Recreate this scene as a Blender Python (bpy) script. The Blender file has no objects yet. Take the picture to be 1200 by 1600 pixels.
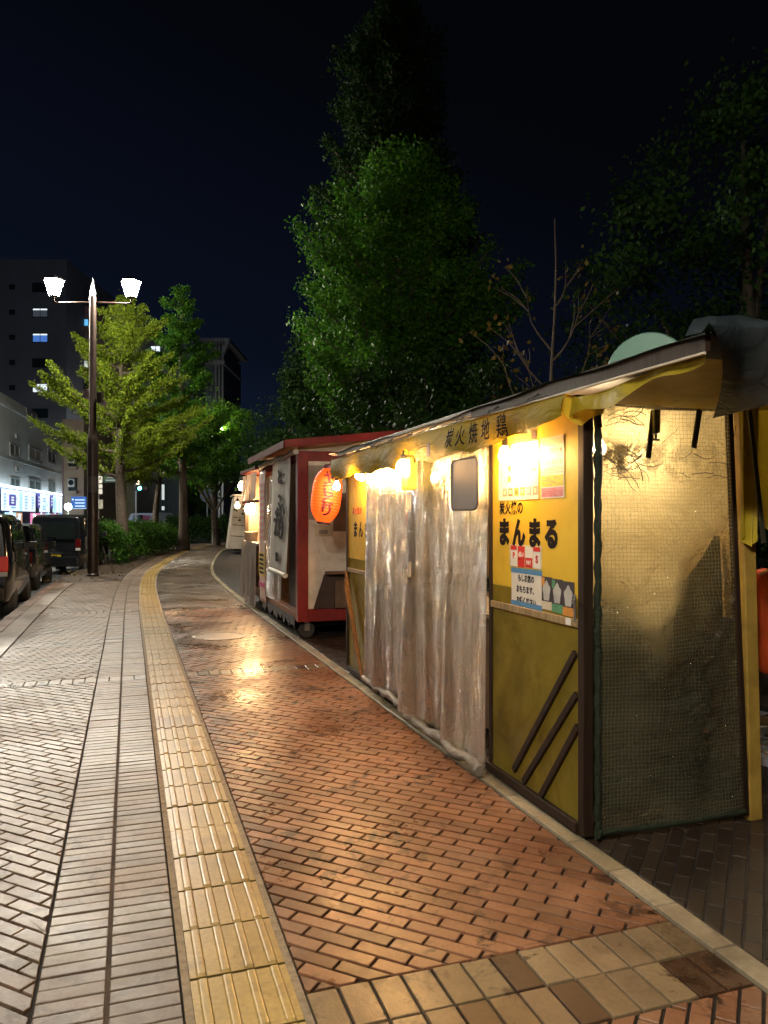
import bpy, math, random
import numpy as np
from mathutils import Vector, Matrix

random.seed(11)
rng = np.random.default_rng(11)
sc = bpy.context.scene
COL = sc.collection
R = math.radians
H, F, CX, CY = 1.45, 1200.0, 600.0, 810.0     # eye height, focal length and horizon measured on the photograph


def P(px, py, Y):
    return Vector(((px - CX) / F * Y, Y, H - (py - CY) / F * Y))


def G(px, py, z=0.0):
    Y = F * (H - z) / (py - CY)
    return Vector(((px - CX) / F * Y, Y, z))


class Frame:
    """A place on the ground with its own axes: x to the right, y away, z up."""
    def __init__(s, ox, oy, ang):
        s.M = Matrix.Translation((ox, oy, 0)) @ Matrix.Rotation(ang, 4, 'Z')
        s.I = s.M.inverted()
        s.loc = (ox, oy, 0)
        s.ang = ang

    def hit(s, px, py, axis, val):
        o = s.I @ Vector((0, 0, H))
        d = s.I.to_3x3() @ Vector(((px - CX) / F, 1.0, (CY - py) / F))
        return o + d * ((val - o[axis]) / d[axis])


# ------------------------------------------------------------------ mesh helpers
class MB:
    def __init__(s):
        s.v, s.f, s.m, s.uv, s.col = [], [], [], None, None

    def add(s, vs, fs, m=0):
        n = len(s.v)
        s.v += [tuple(v) for v in vs]
        s.f += [tuple(i + n for i in f) for f in fs]
        s.m += [m] * len(fs)
        return s

    def box(s, x0, x1, y0, y1, z0, z1, m=0, M=None):
        vs = [Vector(p) for p in ((x0, y0, z0), (x1, y0, z0), (x1, y1, z0), (x0, y1, z0), (x0, y0, z1), (x1, y0, z1), (x1, y1, z1), (x0, y1, z1))]
        if M is not None:
            vs = [M @ v for v in vs]
        return s.add(vs, [(0, 3, 2, 1), (4, 5, 6, 7), (0, 1, 5, 4), (1, 2, 6, 5), (2, 3, 7, 6), (3, 0, 4, 7)], m)

    def bar(s, a, b, w, d, m=0, up=(0, 0, 1)):
        a, b = Vector(a), Vector(b)
        z = (b - a)
        L = z.length
        z.normalize()
        u = Vector(up)
        if abs(u.dot(z)) > .95:
            u = Vector((1, 0, 0))
        x = u.cross(z).normalized()
        y = z.cross(x)
        M = Matrix((x, y, z)).transposed().to_4x4()
        M.translation = a
        return s.box(-w / 2, w / 2, -d / 2, d / 2, 0, L, m, M)

    def tube(s, pts, rad, n=8, m=0, cap=True):
        pts = [Vector(p) for p in pts]
        if not hasattr(rad, '__len__'):
            rad = [rad] * len(pts)
        vs, fs = [], []
        ref = Vector((0.3, 0.8, 0.5)).normalized()
        for i, p in enumerate(pts):
            t = (pts[min(i + 1, len(pts) - 1)] - pts[max(i - 1, 0)]).normalized()
            if abs(t.dot(ref)) > .97:
                ref = Vector((0.9, -0.2, 0.1)).normalized()
            x = ref.cross(t).normalized()
            y = t.cross(x)
            for k in range(n):
                a = 2 * math.pi * k / n
                vs.append(p + (x * math.cos(a) + y * math.sin(a)) * rad[i])
        for i in range(len(pts) - 1):
            for k in range(n):
                k2 = (k + 1) % n
                fs.append((i * n + k, i * n + k2, (i + 1) * n + k2, (i + 1) * n + k))
        if cap:
            fs.append(tuple(range(n))[::-1])
            fs.append(tuple((len(pts) - 1) * n + k for k in range(n)))
        return s.add(vs, fs, m)

    def lathe(s, prof, n=24, c=(0, 0, 0), m=0, M=None):
        vs, fs = [], []
        for r, z in prof:
            for k in range(n):
                a = 2 * math.pi * k / n
                v = Vector((r * math.cos(a), r * math.sin(a), z))
                v = (M @ v) if M is not None else v
                vs.append(v + Vector(c))
        for i in range(len(prof) - 1):
            for k in range(n):
                k2 = (k + 1) % n
                fs.append((i * n + k, i * n + k2, (i + 1) * n + k2, (i + 1) * n + k))
        if prof[0][0] > 1e-5:
            fs.append(tuple(range(n))[::-1])
        if prof[-1][0] > 1e-5:
            fs.append(tuple((len(prof) - 1) * n + k for k in range(n)))
        return s.add(vs, fs, m)

    def prism(s, poly, ex, m=0):
        """poly: 3D points of a flat outline; ex: extrusion vector"""
        ex = Vector(ex)
        a = [Vector(p) for p in poly]
        n = len(a)
        vs = a + [p + ex for p in a]
        fs = [tuple(range(n))[::-1], tuple(range(n, 2 * n))] + [(i, (i + 1) % n, n + (i + 1) % n, n + i) for i in range(n)]
        return s.add(vs, fs, m)

    def build(s, name, mats, parent=None, smooth=None, bevel=0, M=None, seg=2):
        me = bpy.data.meshes.new(name)
        me.from_pydata(s.v, [], s.f)
        if not isinstance(mats, (list, tuple)):
            mats = [mats]
        for m in mats:
            me.materials.append(m)
        if len(mats) > 1:
            me.polygons.foreach_set('material_index', s.m)
        me.update()
        if smooth is not None:
            me.shade_smooth()
            me.set_sharp_from_angle(angle=R(smooth))
        o = bpy.data.objects.new(name, me)
        COL.objects.link(o)
        if parent is not None:
            o.parent = parent
        if M is not None:
            o.matrix_local = M
        if bevel:
            b = o.modifiers.new('Bevel', 'BEVEL')
            b.width = bevel
            b.segments = seg
            b.limit_method = 'ANGLE'
        return o


def sheet(name, mat, nu, nv, fn, parent=None, thick=0.0, smooth=True):
    """A cloth: fn(u,v) -> point; uv runs in metres along the first row and column."""
    g = [[Vector(fn(i / nu, j / nv)) for i in range(nu + 1)] for j in range(nv + 1)]
    vs = [p for row in g for p in row]
    fs = [(j * (nu + 1) + i, j * (nu + 1) + i + 1, (j + 1) * (nu + 1) + i + 1, (j + 1) * (nu + 1) + i) for j in range(nv) for i in range(nu)]
    me = bpy.data.meshes.new(name)
    me.from_pydata(vs, [], fs)
    me.materials.append(mat)
    W = sum((g[nv // 2][i + 1] - g[nv // 2][i]).length for i in range(nu))
    Hh = sum((g[j + 1][nu // 2] - g[j][nu // 2]).length for j in range(nv))
    uv = me.uv_layers.new(name='UVMap')
    k = np.empty(len(me.loops), dtype=np.int32)
    me.loops.foreach_get('vertex_index', k)
    arr = np.stack([(k % (nu + 1)) / nu * W, (k // (nu + 1)) / nv * Hh], 1).astype(np.float32)
    uv.data.foreach_set('uv', arr.ravel())
    if smooth:
        me.shade_smooth()
    o = bpy.data.objects.new(name, me)
    COL.objects.link(o)
    if parent is not None:
        o.parent = parent
    if thick:
        md = o.modifiers.new('Solidify', 'SOLIDIFY')
        md.thickness = thick
        md.offset = 0
    return o


def tag(o, label=None, cat=None, group=None, kind=None):
    if label: o['label'] = label
    if cat: o['category'] = cat
    if group: o['group'] = group
    if kind: o['kind'] = kind
    return o


def thing(name, label, cat, loc=(0, 0, 0), rz=0.0, group=None):
    o = bpy.data.objects.new(name, None)
    o.empty_display_size = .2
    COL.objects.link(o)
    o.location = loc
    o.rotation_euler = (0, 0, rz)
    return tag(o, label, cat, group)


def copy_tree(o, parent=None):
    c = o.copy()
    COL.objects.link(c)
    c.parent = parent
    for ch in list(o.children):
        copy_tree(ch, c)
    return c


def lettering(body, size, M, mat, parent, ext=.0012, bold=0.0, spacing=1.0, line=1.0, align='CENTER', sx=1.0, name='lettering'):
    cu = bpy.data.curves.new('lettering', 'FONT')
    cu.body = body
    cu.size = size
    cu.align_x = align
    cu.align_y = 'CENTER'
    cu.extrude = ext
    cu.offset = bold
    cu.space_character = spacing
    cu.space_line = line
    cu.resolution_u = 3
    t = bpy.data.objects.new('lettering_curve', cu)
    COL.objects.link(t)
    dg = bpy.context.evaluated_depsgraph_get()
    me = bpy.data.meshes.new_from_object(t.evaluated_get(dg))
    bpy.data.objects.remove(t)
    bpy.data.curves.remove(cu)
    me.materials.clear()
    me.materials.append(mat)
    me.transform(M @ Matrix.Diagonal((sx, 1, 1, 1)))
    o = bpy.data.objects.new(name, me)
    COL.objects.link(o)
    o.parent = parent
    return o


def basis(origin, right, up):
    r = Vector(right).normalized()
    u = Vector(up)
    u = (u - r * u.dot(r)).normalized()
    n = r.cross(u)
    M = Matrix((r, u, n)).transposed().to_4x4()
    M.translation = Vector(origin)
    return M


# ------------------------------------------------------------------ materials
class NT:
    def __init__(s, name):
        s.mat = bpy.data.materials.new(name)
        s.mat.use_nodes = True
        s.t = s.mat.node_tree
        s.t.nodes.clear()
        s.out = s.t.nodes.new('ShaderNodeOutputMaterial')

    def n(s, typ, **kw):
        nd = s.t.nodes.new('ShaderNode' + typ)
        for k, v in kw.items():
            if k in nd.inputs.keys():
                s.set(nd.inputs[k], v)
            else:
                setattr(nd, k, v)
        return nd

    def set(s, sock, v):
        if isinstance(v, bpy.types.NodeSocket):
            s.t.links.new(v, sock)
        elif hasattr(v, '__len__') and len(v) == 3 and sock.type == 'RGBA':
            sock.default_value = (*v, 1)
        else:
            sock.default_value = v

    def link(s, a, b):
        s.t.links.new(a, b)

    def math(s, op, a, b=None, clamp=False):
        nd = s.t.nodes.new('ShaderNodeMath')
        nd.operation = op
        nd.use_clamp = clamp
        s.set(nd.inputs[0], a)
        if b is not None:
            s.set(nd.inputs[1], b)
        return nd.outputs[0]

    def mix(s, fac, a, b):
        nd = s.t.nodes.new('ShaderNodeMix')
        nd.data_type = 'RGBA'
        s.set(nd.inputs[0], fac)
        s.set(nd.inputs[6], a)
        s.set(nd.inputs[7], b)
        return nd.outputs[2]

    def mul(s, a, b, fac=1.0):
        nd = s.t.nodes.new('ShaderNodeMix')
        nd.data_type = 'RGBA'
        nd.blend_type = 'MULTIPLY'
        s.set(nd.inputs[0], fac)
        s.set(nd.inputs[6], a)
        s.set(nd.inputs[7], b)
        return nd.outputs[2]

    def noise(s, scale, detail=4, rough=.6, vec=None, dist=0.0):
        nd = s.t.nodes.new('ShaderNodeTexNoise')
        nd.inputs['Scale'].default_value = scale
        nd.inputs['Detail'].default_value = detail
        nd.inputs['Roughness'].default_value = rough
        nd.inputs['Distortion'].default_value = dist
        s.link(vec if vec is not None else s.obj(), nd.inputs['Vector'])
        return nd.outputs['Fac']

    def obj(s):
        if not hasattr(s, '_tc'):
            s._tc = s.t.nodes.new('ShaderNodeTexCoord')
        return s._tc.outputs['Object']

    def uv(s):
        s.obj()
        return s._tc.outputs['UV']

    def scale(s, vec, sc3):
        nd = s.t.nodes.new('ShaderNodeMapping')
        nd.inputs['Scale'].default_value = sc3
        s.link(vec, nd.inputs['Vector'])
        return nd.outputs[0]

    def ramp(s, fac, lo, hi):
        nd = s.t.nodes.new('ShaderNodeMapRange')
        s.set(nd.inputs[0], fac)
        nd.inputs[1].default_value = lo
        nd.inputs[2].default_value = hi
        return nd.outputs[0]

    def bump(s, h, strength=.3, dist=.01):
        nd = s.t.nodes.new('ShaderNodeBump')
        nd.inputs['Strength'].default_value = strength
        nd.inputs['Distance'].default_value = dist
        s.link(h, nd.inputs['Height'])
        return nd.outputs[0]

    def surf(s, sh):
        s.link(sh, s.out.inputs['Surface'])
        return s.mat


def pbr(name, col, rough=.5, metal=0.0, var=.25, nscale=6.0, bump=.0, bscale=40.0, rvar=.15, coat=0.0, dirt=0.0, spec=.5):
    t = NT(name)
    n1 = t.noise(nscale)
    c = t.mix(t.ramp(n1, .3, .7), tuple(x * (1 - var) for x in col), tuple(min(1, x * (1 + var)) for x in col))
    if dirt:
        c = t.mul(c, t.mix(t.ramp(t.noise(nscale * .45, 8, .7), .45, .7), (1, 1, 1), (.35, .3, .25)), dirt)
    b = t.n('BsdfPrincipled')
    t.set(b.inputs['Base Color'], c)
    t.set(b.inputs['Roughness'], t.math('ADD', t.math('MULTIPLY', t.noise(nscale * 2.3), rvar * 2), rough - rvar))
    b.inputs['Metallic'].default_value = metal
    b.inputs['Coat Weight'].default_value = coat
    b.inputs['Coat Roughness'].default_value = .05
    b.inputs['Specular IOR Level'].default_value = spec
    if bump:
        t.link(t.bump(t.noise(bscale, 5), bump, .01), b.inputs['Normal'])
    return t.surf(b.outputs[0])


def glow(name, col, strength):
    t = NT(name)
    return t.surf(t.n('Emission', Color=col, Strength=strength).outputs[0])


def lit_sign(name, col, strength, base=None):
    """a back-lit sheet: prints and a little gloss"""
    t = NT(name)
    b = t.n('BsdfPrincipled')
    t.set(b.inputs['Base Color'], base or col)
    t.set(b.inputs['Emission Color'], t.mix(t.ramp(t.noise(3.0, 3), .2, .8), tuple(x * .75 for x in col), col))
    b.inputs['Emission Strength'].default_value = strength
    b.inputs['Roughness'].default_value = .4
    return t.surf(b.outputs[0])


def leaf_mat(name, c1, c2, trans=.35):
    t = NT(name)
    at = t.n('Attribute', attribute_name='tone')
    c = t.mix(at.outputs['Fac'], c1, c2)
    d = t.n('BsdfPrincipled', Roughness=.55)
    d.inputs['Specular IOR Level'].default_value = .08
    t.set(d.inputs['Base Color'], c)
    tr = t.n('BsdfTranslucent')
    t.set(tr.inputs['Color'], c)
    mx = t.n('MixShader')
    mx.inputs[0].default_value = trans
    t.link(d.outputs[0], mx.inputs[1])
    t.link(tr.outputs[0], mx.inputs[2])
    return t.surf(mx.outputs[0])


def paving_mat(name, rough=.36, stain=1.0, wet=1.0, bmp=.35):
    t = NT(name)
    at = t.n('Attribute', attribute_name='tone')
    c = at.outputs['Color']
    o = t.obj()
    c = t.mul(c, t.mix(t.ramp(t.noise(2.2, 6, .65), .3, .75), (.72, .70, .68), (1.15, 1.12, 1.1)), 1.0)
    c = t.mul(c, t.mix(t.ramp(t.noise(55, 3), .3, .7), (.85, .85, .85), (1.1, 1.1, 1.1)), 1.0)
    blot = t.ramp(t.noise(6.5, 6, .68, dist=.5), .53, .60)
    big = t.ramp(t.noise(1.1, 3), .41, .58)
    c = t.mix(t.math('MULTIPLY', t.math('MULTIPLY', blot, big), .75 * stain), c, (.045, .022, .012))
    pale = t.math('MULTIPLY', t.ramp(t.noise(4.1, 6, .7, t.scale(o, (1, 1, 1)), dist=.6), .665, .72), .5 * stain)
    c = t.mix(pale, c, (.50, .47, .43))
    b = t.n('BsdfPrincipled')
    w = t.ramp(t.noise(1.3, 6, .65, dist=.4), .36, .62)
    c = t.mul(c, t.mix(w, (1.1, 1.1, 1.1), (.62, .58, .55)), .8 * wet)
    t.set(b.inputs['Base Color'], c)
    rg = t.math('ADD', t.math('MULTIPLY', w, -.24 * wet), rough + .10)
    rg = t.math('ADD', rg, t.math('MULTIPLY', t.math('SUBTRACT', t.noise(23, 4), .5), .25))
    t.set(b.inputs['Roughness'], rg)
    b.inputs['Specular IOR Level'].default_value = .5
    h = t.math('ADD', t.math('MULTIPLY', t.noise(14, 4), .6), t.math('MULTIPLY', t.noise(120, 3), .25))
    t.link(t.bump(h, bmp, .006), b.inputs['Normal'])
    return t.surf(b.outputs[0])


def plastic_sheet(name, film=(.80, .74, .66), strand=(.72, .68, .6), pitch=.017, cover=.55, strand_cover=.95, rough=.2, crumple=(9, 9, 9), bump=.5, trans=.6, soot=None, width=.09, weave=.0, bdist=.03, streak=0.0, aniso=0.0, fade=0.0):
    """clear PVC film with a reinforcing grid woven in: partly see-through, glowing when lit from behind, glossy creases"""
    t = NT(name)
    uv = t.uv()
    sep = t.n('SeparateXYZ')
    wob = t.n('VectorMath', operation='ADD')
    nz = t.t.nodes.new('ShaderNodeTexNoise')
    nz.inputs['Scale'].default_value = 7
    t.link(uv, nz.inputs['Vector'])
    ws = t.n('VectorMath', operation='SCALE')
    t.link(nz.outputs['Color'], ws.inputs[0])
    ws.inputs['Scale'].default_value = .012
    t.link(uv, wob.inputs[0])
    t.link(ws.outputs[0], wob.inputs[1])
    t.link(wob.outputs[0], sep.inputs[0])
    lines = None
    for ax in (0, 1):
        fr = t.math('FRACT', t.math('MULTIPLY', sep.outputs[ax], 1 / pitch))
        l = t.math('LESS_THAN', fr, width)
        lines = l if lines is None else t.math('MAXIMUM', lines, l)
    crease = t.noise(1.0, 6, .62, t.scale(uv, crumple), dist=1.2)
    cloud = t.noise(2.3, 4, .6)
    col = t.mix(lines, film, strand)
    col = t.mul(col, t.mix(t.ramp(cloud, .3, .7), (.80, .77, .72), (1.05, 1.05, 1.05)), 1.0)
    cov = t.math('ADD', cover - .12, t.math('MULTIPLY', cloud, .24))
    if streak:
        cov = t.math('ADD', cov, t.math('MULTIPLY', t.math('SUBTRACT', t.noise(1.0, 2, .5, t.scale(uv, (5, .35, 1)), dist=.3), .5), streak))
    fac = t.math('MAXIMUM', cov, t.math('MULTIPLY', lines, strand_cover), True)
    if soot:
        z0, z1, z2 = soot
        so = t.n('SeparateXYZ')
        t.link(t.obj(), so.inputs[0])
        z = so.outputs[2]
        band = t.math('MULTIPLY', t.ramp(z, z0, z0 + .10), t.ramp(z, z1 + .05, z1 - .05))
        blot = t.ramp(t.noise(7, 6, .7, t.scale(t.obj(), (1.2, 1, 1.0)), dist=.8), .42, .54)
        left = t.ramp(so.outputs[0], .62, .2)
        s1 = t.math('MULTIPLY', t.math('MULTIPLY', band, blot), t.math('ADD', .35, t.math('MULTIPLY', left, .65)))
        top = t.math('MULTIPLY', t.ramp(z, z2 - .12, z2), t.ramp(t.noise(9, 5), .42, .6))
        s1 = t.math('MAXIMUM', s1, t.math('MULTIPLY', top, t.ramp(so.outputs[0], .75, .1)))
        grime = t.math('MULTIPLY', t.ramp(t.noise(3, 6, .7), .5, .75), t.math('MULTIPLY', band, .5))
        s1 = t.math('MAXIMUM', s1, grime)
        col = t.mix(t.math('MULTIPLY', s1, .97), col, (.035, .018, .008))
        fac = t.math('MAXIMUM', fac, t.math('MULTIPLY', s1, .95))
    b = t.n('BsdfPrincipled')
    t.set(b.inputs['Base Color'], col)
    b.inputs['Roughness'].default_value = rough
    b.inputs['Specular IOR Level'].default_value = .8
    if aniso:
        tg = t.n('Tangent', direction_type='UV_MAP')
        t.link(tg.outputs[0], b.inputs['Tangent'])
        b.inputs['Anisotropic'].default_value = aniso
        b.inputs['Specular IOR Level'].default_value = 1.0
        b.inputs['IOR'].default_value = 1.4
        b.inputs['Anisotropic Rotation'].default_value = .25
    h = t.math('ADD', crease, t.math('MULTIPLY', lines, .06))
    if weave:
        for ax in (0, 1):
            h = t.math('ADD', h, t.math('MULTIPLY', t.math('COSINE', t.math('MULTIPLY', sep.outputs[ax], 2 * math.pi / pitch)), weave))
    nb = t.bump(h, bump, bdist)
    t.link(nb, b.inputs['Normal'])
    if fade:
        su = t.n('SeparateXYZ')
        t.link(uv, su.inputs[0])
        fac = t.math('MULTIPLY', fac, t.ramp(t.math('ADD', su.outputs[1], t.math('MULTIPLY', t.noise(5, 4), .3)), .19, fade))
    tr = t.n('BsdfTranslucent')
    t.set(tr.inputs['Color'], col)
    m1 = t.n('MixShader')
    m1.inputs[0].default_value = trans
    t.link(b.outputs[0], m1.inputs[1])
    t.link(tr.outputs[0], m1.inputs[2])
    clear = t.n('BsdfTransparent', Color=(.93, .9, .85))
    gl = t.n('BsdfGlossy', Color=(1, 1, 1), Roughness=min(rough, .15))
    t.link(nb, gl.inputs['Normal'])
    fr = t.n('Fresnel', IOR=1.6)
    t.link(nb, fr.inputs['Normal'])
    m0 = t.n('MixShader')
    t.link(fr.outputs[0], m0.inputs[0])
    t.link(clear.outputs[0], m0.inputs[1])
    t.link(gl.outputs[0], m0.inputs[2])
    m2 = t.n('MixShader')
    t.link(fac, m2.inputs[0])
    t.link(m0.outputs[0], m2.inputs[1])
    t.link(m1.outputs[0], m2.inputs[2])
    return t.surf(m2.outputs[0])


def tarp(name, col, rough=.35, trans=.35, crumple=(6, 6, 6), bump=.5, dirt=.6, spec=.5):
    """woven plastic tarpaulin or painted canvas that lets some light through"""
    t = NT(name)
    o = t.obj()
    c = t.mix(t.ramp(t.noise(3, 5), .3, .7), tuple(x * .75 for x in col), tuple(min(1, x * 1.15) for x in col))
    c = t.mul(c, t.mix(t.ramp(t.noise(2.1, 7, .7, dist=.5), .48, .72), (1, 1, 1), (.4, .33, .25)), dirt)
    b = t.n('BsdfPrincipled')
    t.set(b.inputs['Base Color'], c)
    b.inputs['Roughness'].default_value = rough
    b.inputs['Specular IOR Level'].default_value = spec
    nb = t.bump(t.noise(1.0, 6, .6, t.scale(o, crumple), dist=1.0), bump, .03)
    t.link(nb, b.inputs['Normal'])
    tr = t.n('BsdfTranslucent')
    t.set(tr.inputs['Color'], c)
    m = t.n('MixShader')
    m.inputs[0].default_value = trans
    t.link(b.outputs[0], m.inputs[1])
    t.link(tr.outputs[0], m.inputs[2])
    return t.surf(m.outputs[0])


def wood_mat(name, col, rough=.5):
    t = NT(name)
    g = t.noise(1.0, 5, .6, t.scale(t.obj(), (40, 40, 2.5)), dist=.6)
    c = t.mix(t.ramp(g, .3, .7), tuple(x * .55 for x in col), tuple(x * 1.25 for x in col))
    b = t.n('BsdfPrincipled', Roughness=rough)
    b.inputs['Specular IOR Level'].default_value = .2
    t.set(b.inputs['Base Color'], c)
    t.link(t.bump(g, .3, .004), b.inputs['Normal'])
    return t.surf(b.outputs[0])


def set_tone(me, tones, color=False):
    """one tone per face, read by the paving and leaf materials"""
    if color:
        at = me.attributes.new('tone', 'FLOAT_COLOR', 'FACE')
        a = np.ones((len(tones), 4), dtype=np.float32)
        a[:, :3] = np.array(tones, dtype=np.float32)
        at.data.foreach_set('color', a.ravel())
    else:
        at = me.attributes.new('tone', 'FLOAT', 'FACE')
        at.data.foreach_set('value', np.array(tones, dtype=np.float32))

# ================================================================== the path and its own coordinates
cy = np.array([-14, -8, -2, 2.2, 6, 9.16, 12.43, 16, 19.33, 22, 24.86, 29, 34.8, 41.4, 44, 47, 51, 75])
cx = np.where(cy <= 12.5, .35 - .3325 * cy, 0)
cx[cy > 12.5] = [-4.93, -5.91, -6.56, -7.15, -7.95, -8.95, -9.5, -8.9, -7.0, -3.0, 24]
yy = np.linspace(-14, 75, 900)
xx = np.interp(yy, cy, cx)
ker = np.hanning(41); ker /= ker.sum()
pad = np.concatenate([xx[0] + (np.arange(-20, 0)) * (xx[1] - xx[0]), xx, xx[-1] + np.arange(1, 21) * (xx[-1] - xx[-2])])
xx = np.convolve(pad, ker, 'valid')
seg = np.hypot(np.diff(xx), np.diff(yy))
ss = np.concatenate([[0], np.cumsum(seg)])
tx, ty = np.gradient(xx, ss), np.gradient(yy, ss)
tl = np.hypot(tx, ty); tx /= tl; ty /= tl


def W(s, t, z=0.0):
    """s metres along the yellow strip, t metres to its right"""
    x, y = np.interp(s, ss, xx), np.interp(s, ss, yy)
    a, b = np.interp(s, ss, tx), np.interp(s, ss, ty)
    return (x + b * t, y - a * t, z)


def S_of(p):
    i = int(np.argmin((xx - p[0]) ** 2 + (yy - p[1]) ** 2))
    d = (p[0] - xx[i]) * tx[i] + (p[1] - yy[i]) * ty[i]
    return ss[i] + d


s_row = [S_of(G(467, 1553)), S_of(G(293, 1050)), S_of(G(253, 952))]
while s_row[-1] < 70:
    s_row.append(s_row[-1] + 5.1)
s_row = [s_row[0] - 10.4, s_row[0] - 5.2] + s_row
SA, SB = s_row[0], S_of((0, 48))
T_L0, T_FIELD, T_B1, T_SLOT0, T_SLOT1, T_B2, T_R0, T_K0, T_K1 = -1.60, -.604, -.602, -.3965, -.3915, -.178, .178, 1.520, 1.625

M_PAVE_R = paving_mat('red_brown_pavers', .40, 1.4)
M_PAVE_L = paving_mat('grey_brown_pavers', .45, .8, .7)
M_SLAB = paving_mat('cross_row_slabs', .40, 1.6)
M_KERB = paving_mat('pale_kerb_stone', .5, .6)
M_TACT = paving_mat('ochre_tactile_tiles', .25, .35, .1, .05)


def clip(poly, ax, val, keep_greater):
    out = []
    n = len(poly)
    for i in range(n):
        a, b = poly[i], poly[(i + 1) % n]
        ia = (a[ax] >= val) == keep_greater
        ib = (b[ax] >= val) == keep_greater
        if ia:
            out.append(a)
        if ia != ib:
            k = (val - a[ax]) / (b[ax] - a[ax])
            out.append((a[0] + (b[0] - a[0]) * k, a[1] + (b[1] - a[1]) * k))
    return out


class Pave:
    def __init__(s):
        s.v, s.f, s.c = [], [], []

    def brick(s, poly, col, h=0.0, gap=.0050, cham=.0022):
        """poly in (s,t); inset by half a joint; bevelled top"""
        n = len(poly)
        if n < 3:
            return
        A = sum(poly[i][0] * poly[(i + 1) % n][1] - poly[(i + 1) % n][0] * poly[i][1] for i in range(n)) / 2
        if abs(A) < 4e-4:
            return
        if A < 0:
            poly = poly[::-1]
        def inset(d):
            L = []
            for i in range(n):
                a, b = poly[i], poly[(i + 1) % n]
                dx, dy = b[0] - a[0], b[1] - a[1]
                l = math.hypot(dx, dy)
                if l < 1e-6:
                    return None
                L.append((-dy / l, dx / l, (-dy * a[0] + dx * a[1]) / l + d))
            q = []
            for i in range(n):
                n1, n2 = L[i - 1], L[i]
                det = n1[0] * n2[1] - n1[1] * n2[0]
                if abs(det) < 1e-3:
                    q.append((poly[i][0] + n2[0] * d, poly[i][1] + n2[1] * d))
                else:
                    q.append(((n1[2] * n2[1] - n1[1] * n2[2]) / det, (n1[0] * n2[2] - n1[2] * n2[0]) / det))
            return q
        lo, hi = inset(gap), inset(gap + cham)
        if lo is None or hi is None:
            return
        A2 = sum(hi[i][0] * hi[(i + 1) % n][1] - hi[(i + 1) % n][0] * hi[i][1] for i in range(n)) / 2
        if A2 < 1e-4:
            return
        k = len(s.v)
        tilt = (random.uniform(-.006, .006), random.uniform(-.006, .006))
        c0 = poly[0]
        zz = lambda p: h + (p[0] - c0[0]) * tilt[0] + (p[1] - c0[1]) * tilt[1]
        s.v += [W(p[0], p[1], -.014) for p in lo] + [W(p[0], p[1], zz(p) - cham) for p in lo] + [W(p[0], p[1], zz(p)) for p in hi]
        # W mirrors (s,t): keep the faces pointing up
        s.f.append(tuple(k + 2 * n + i for i in range(n))[::-1])
        for i in range(n):
            j = (i + 1) % n
            s.f.append((k + i, k + n + i, k + n + j, k + j))
            s.f.append((k + n + i, k + 2 * n + i, k + 2 * n + j, k + n + j))
        s.c += [col] * (1 + 2 * n)

    def build(s, name, mat):
        me = bpy.data.meshes.new(name)
        me.from_pydata(s.v, [], s.f)
        me.materials.append(mat)
        set_tone(me, s.c, True)
        o = bpy.data.objects.new(name, me)
        COL.objects.link(o)
        return tag(o, kind='structure')


def jit(c, a=.09, hue=.018):
    k = 1 + random.gauss(0, a)
    return tuple(max(.01, x * k * (1 + random.gauss(0, hue))) for x in c)


def diag_field(pv, s0, s1, t0, t1, sign, colf, L=.2, w=.066):
    """running bond at 45 degrees to the path, cut along the edges of its field"""
    r = math.sqrt(.5)
    cs = [(s0, t0), (s0, t1), (s1, t0), (s1, t1)]
    # long axis direction in (s,t)
    d = (-r, r) if sign > 0 else (r, r)
    e = (r, r) if sign > 0 else (-r, r)
    ps = [c[0] * d[0] + c[1] * d[1] for c in cs]
    qs = [c[0] * e[0] + c[1] * e[1] for c in cs]
    for k in range(int(min(qs) // w) - 1, int(max(qs) // w) + 2):
        off = (k % 2) * L / 2
        for i in range(int((min(ps) - off) // L) - 1, int((max(ps) - off) // L) + 2):
            a, b, q0, q1 = i * L + off, (i + 1) * L + off, k * w, (k + 1) * w
            poly = [(p * d[0] + q * e[0], p * d[1] + q * e[1]) for p, q in ((a, q0), (b, q0), (b, q1), (a, q1))]
            sm, tm = [p[0] for p in poly], [p[1] for p in poly]
            if max(sm) <= s0 or min(sm) >= s1 or max(tm) <= t0 or min(tm) >= t1:
                continue
            if min(sm) < s0 or max(sm) > s1 or min(tm) < t0 or max(tm) > t1:
                for ax, v, g in ((0, s0, True), (0, s1, False), (1, t0, True), (1, t1, False)):
                    poly = clip(poly, ax, v, g)
                    if not poly:
                        break
            if poly:
                cb = jit(colf())
                if 0 < t0 < .3 and sum(tm) / 4 < .46 and random.random() < .75:      # grime along the strip
                    g_ = random.uniform(.35, .95)
                    cb = tuple(x * g_ for x in cb)
                pv.brick(poly, cb, random.gauss(0, .0008))


def grid_rows(pv, s0, s1, t0, t1, ds, dt, colf, gap=.0045):
    ns, nt = max(1, round((s1 - s0) / ds)), max(1, round((t1 - t0) / dt))
    for i in range(ns):
        for j in range(nt):
            a, b = s0 + (s1 - s0) * i / ns, s0 + (s1 - s0) * (i + 1) / ns
            c, d = t0 + (t1 - t0) * j / nt, t0 + (t1 - t0) * (j + 1) / nt
            pv.brick([(a, c), (b, c), (b, d), (a, d)], jit(colf()), random.gauss(0, .0008), gap)


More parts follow.
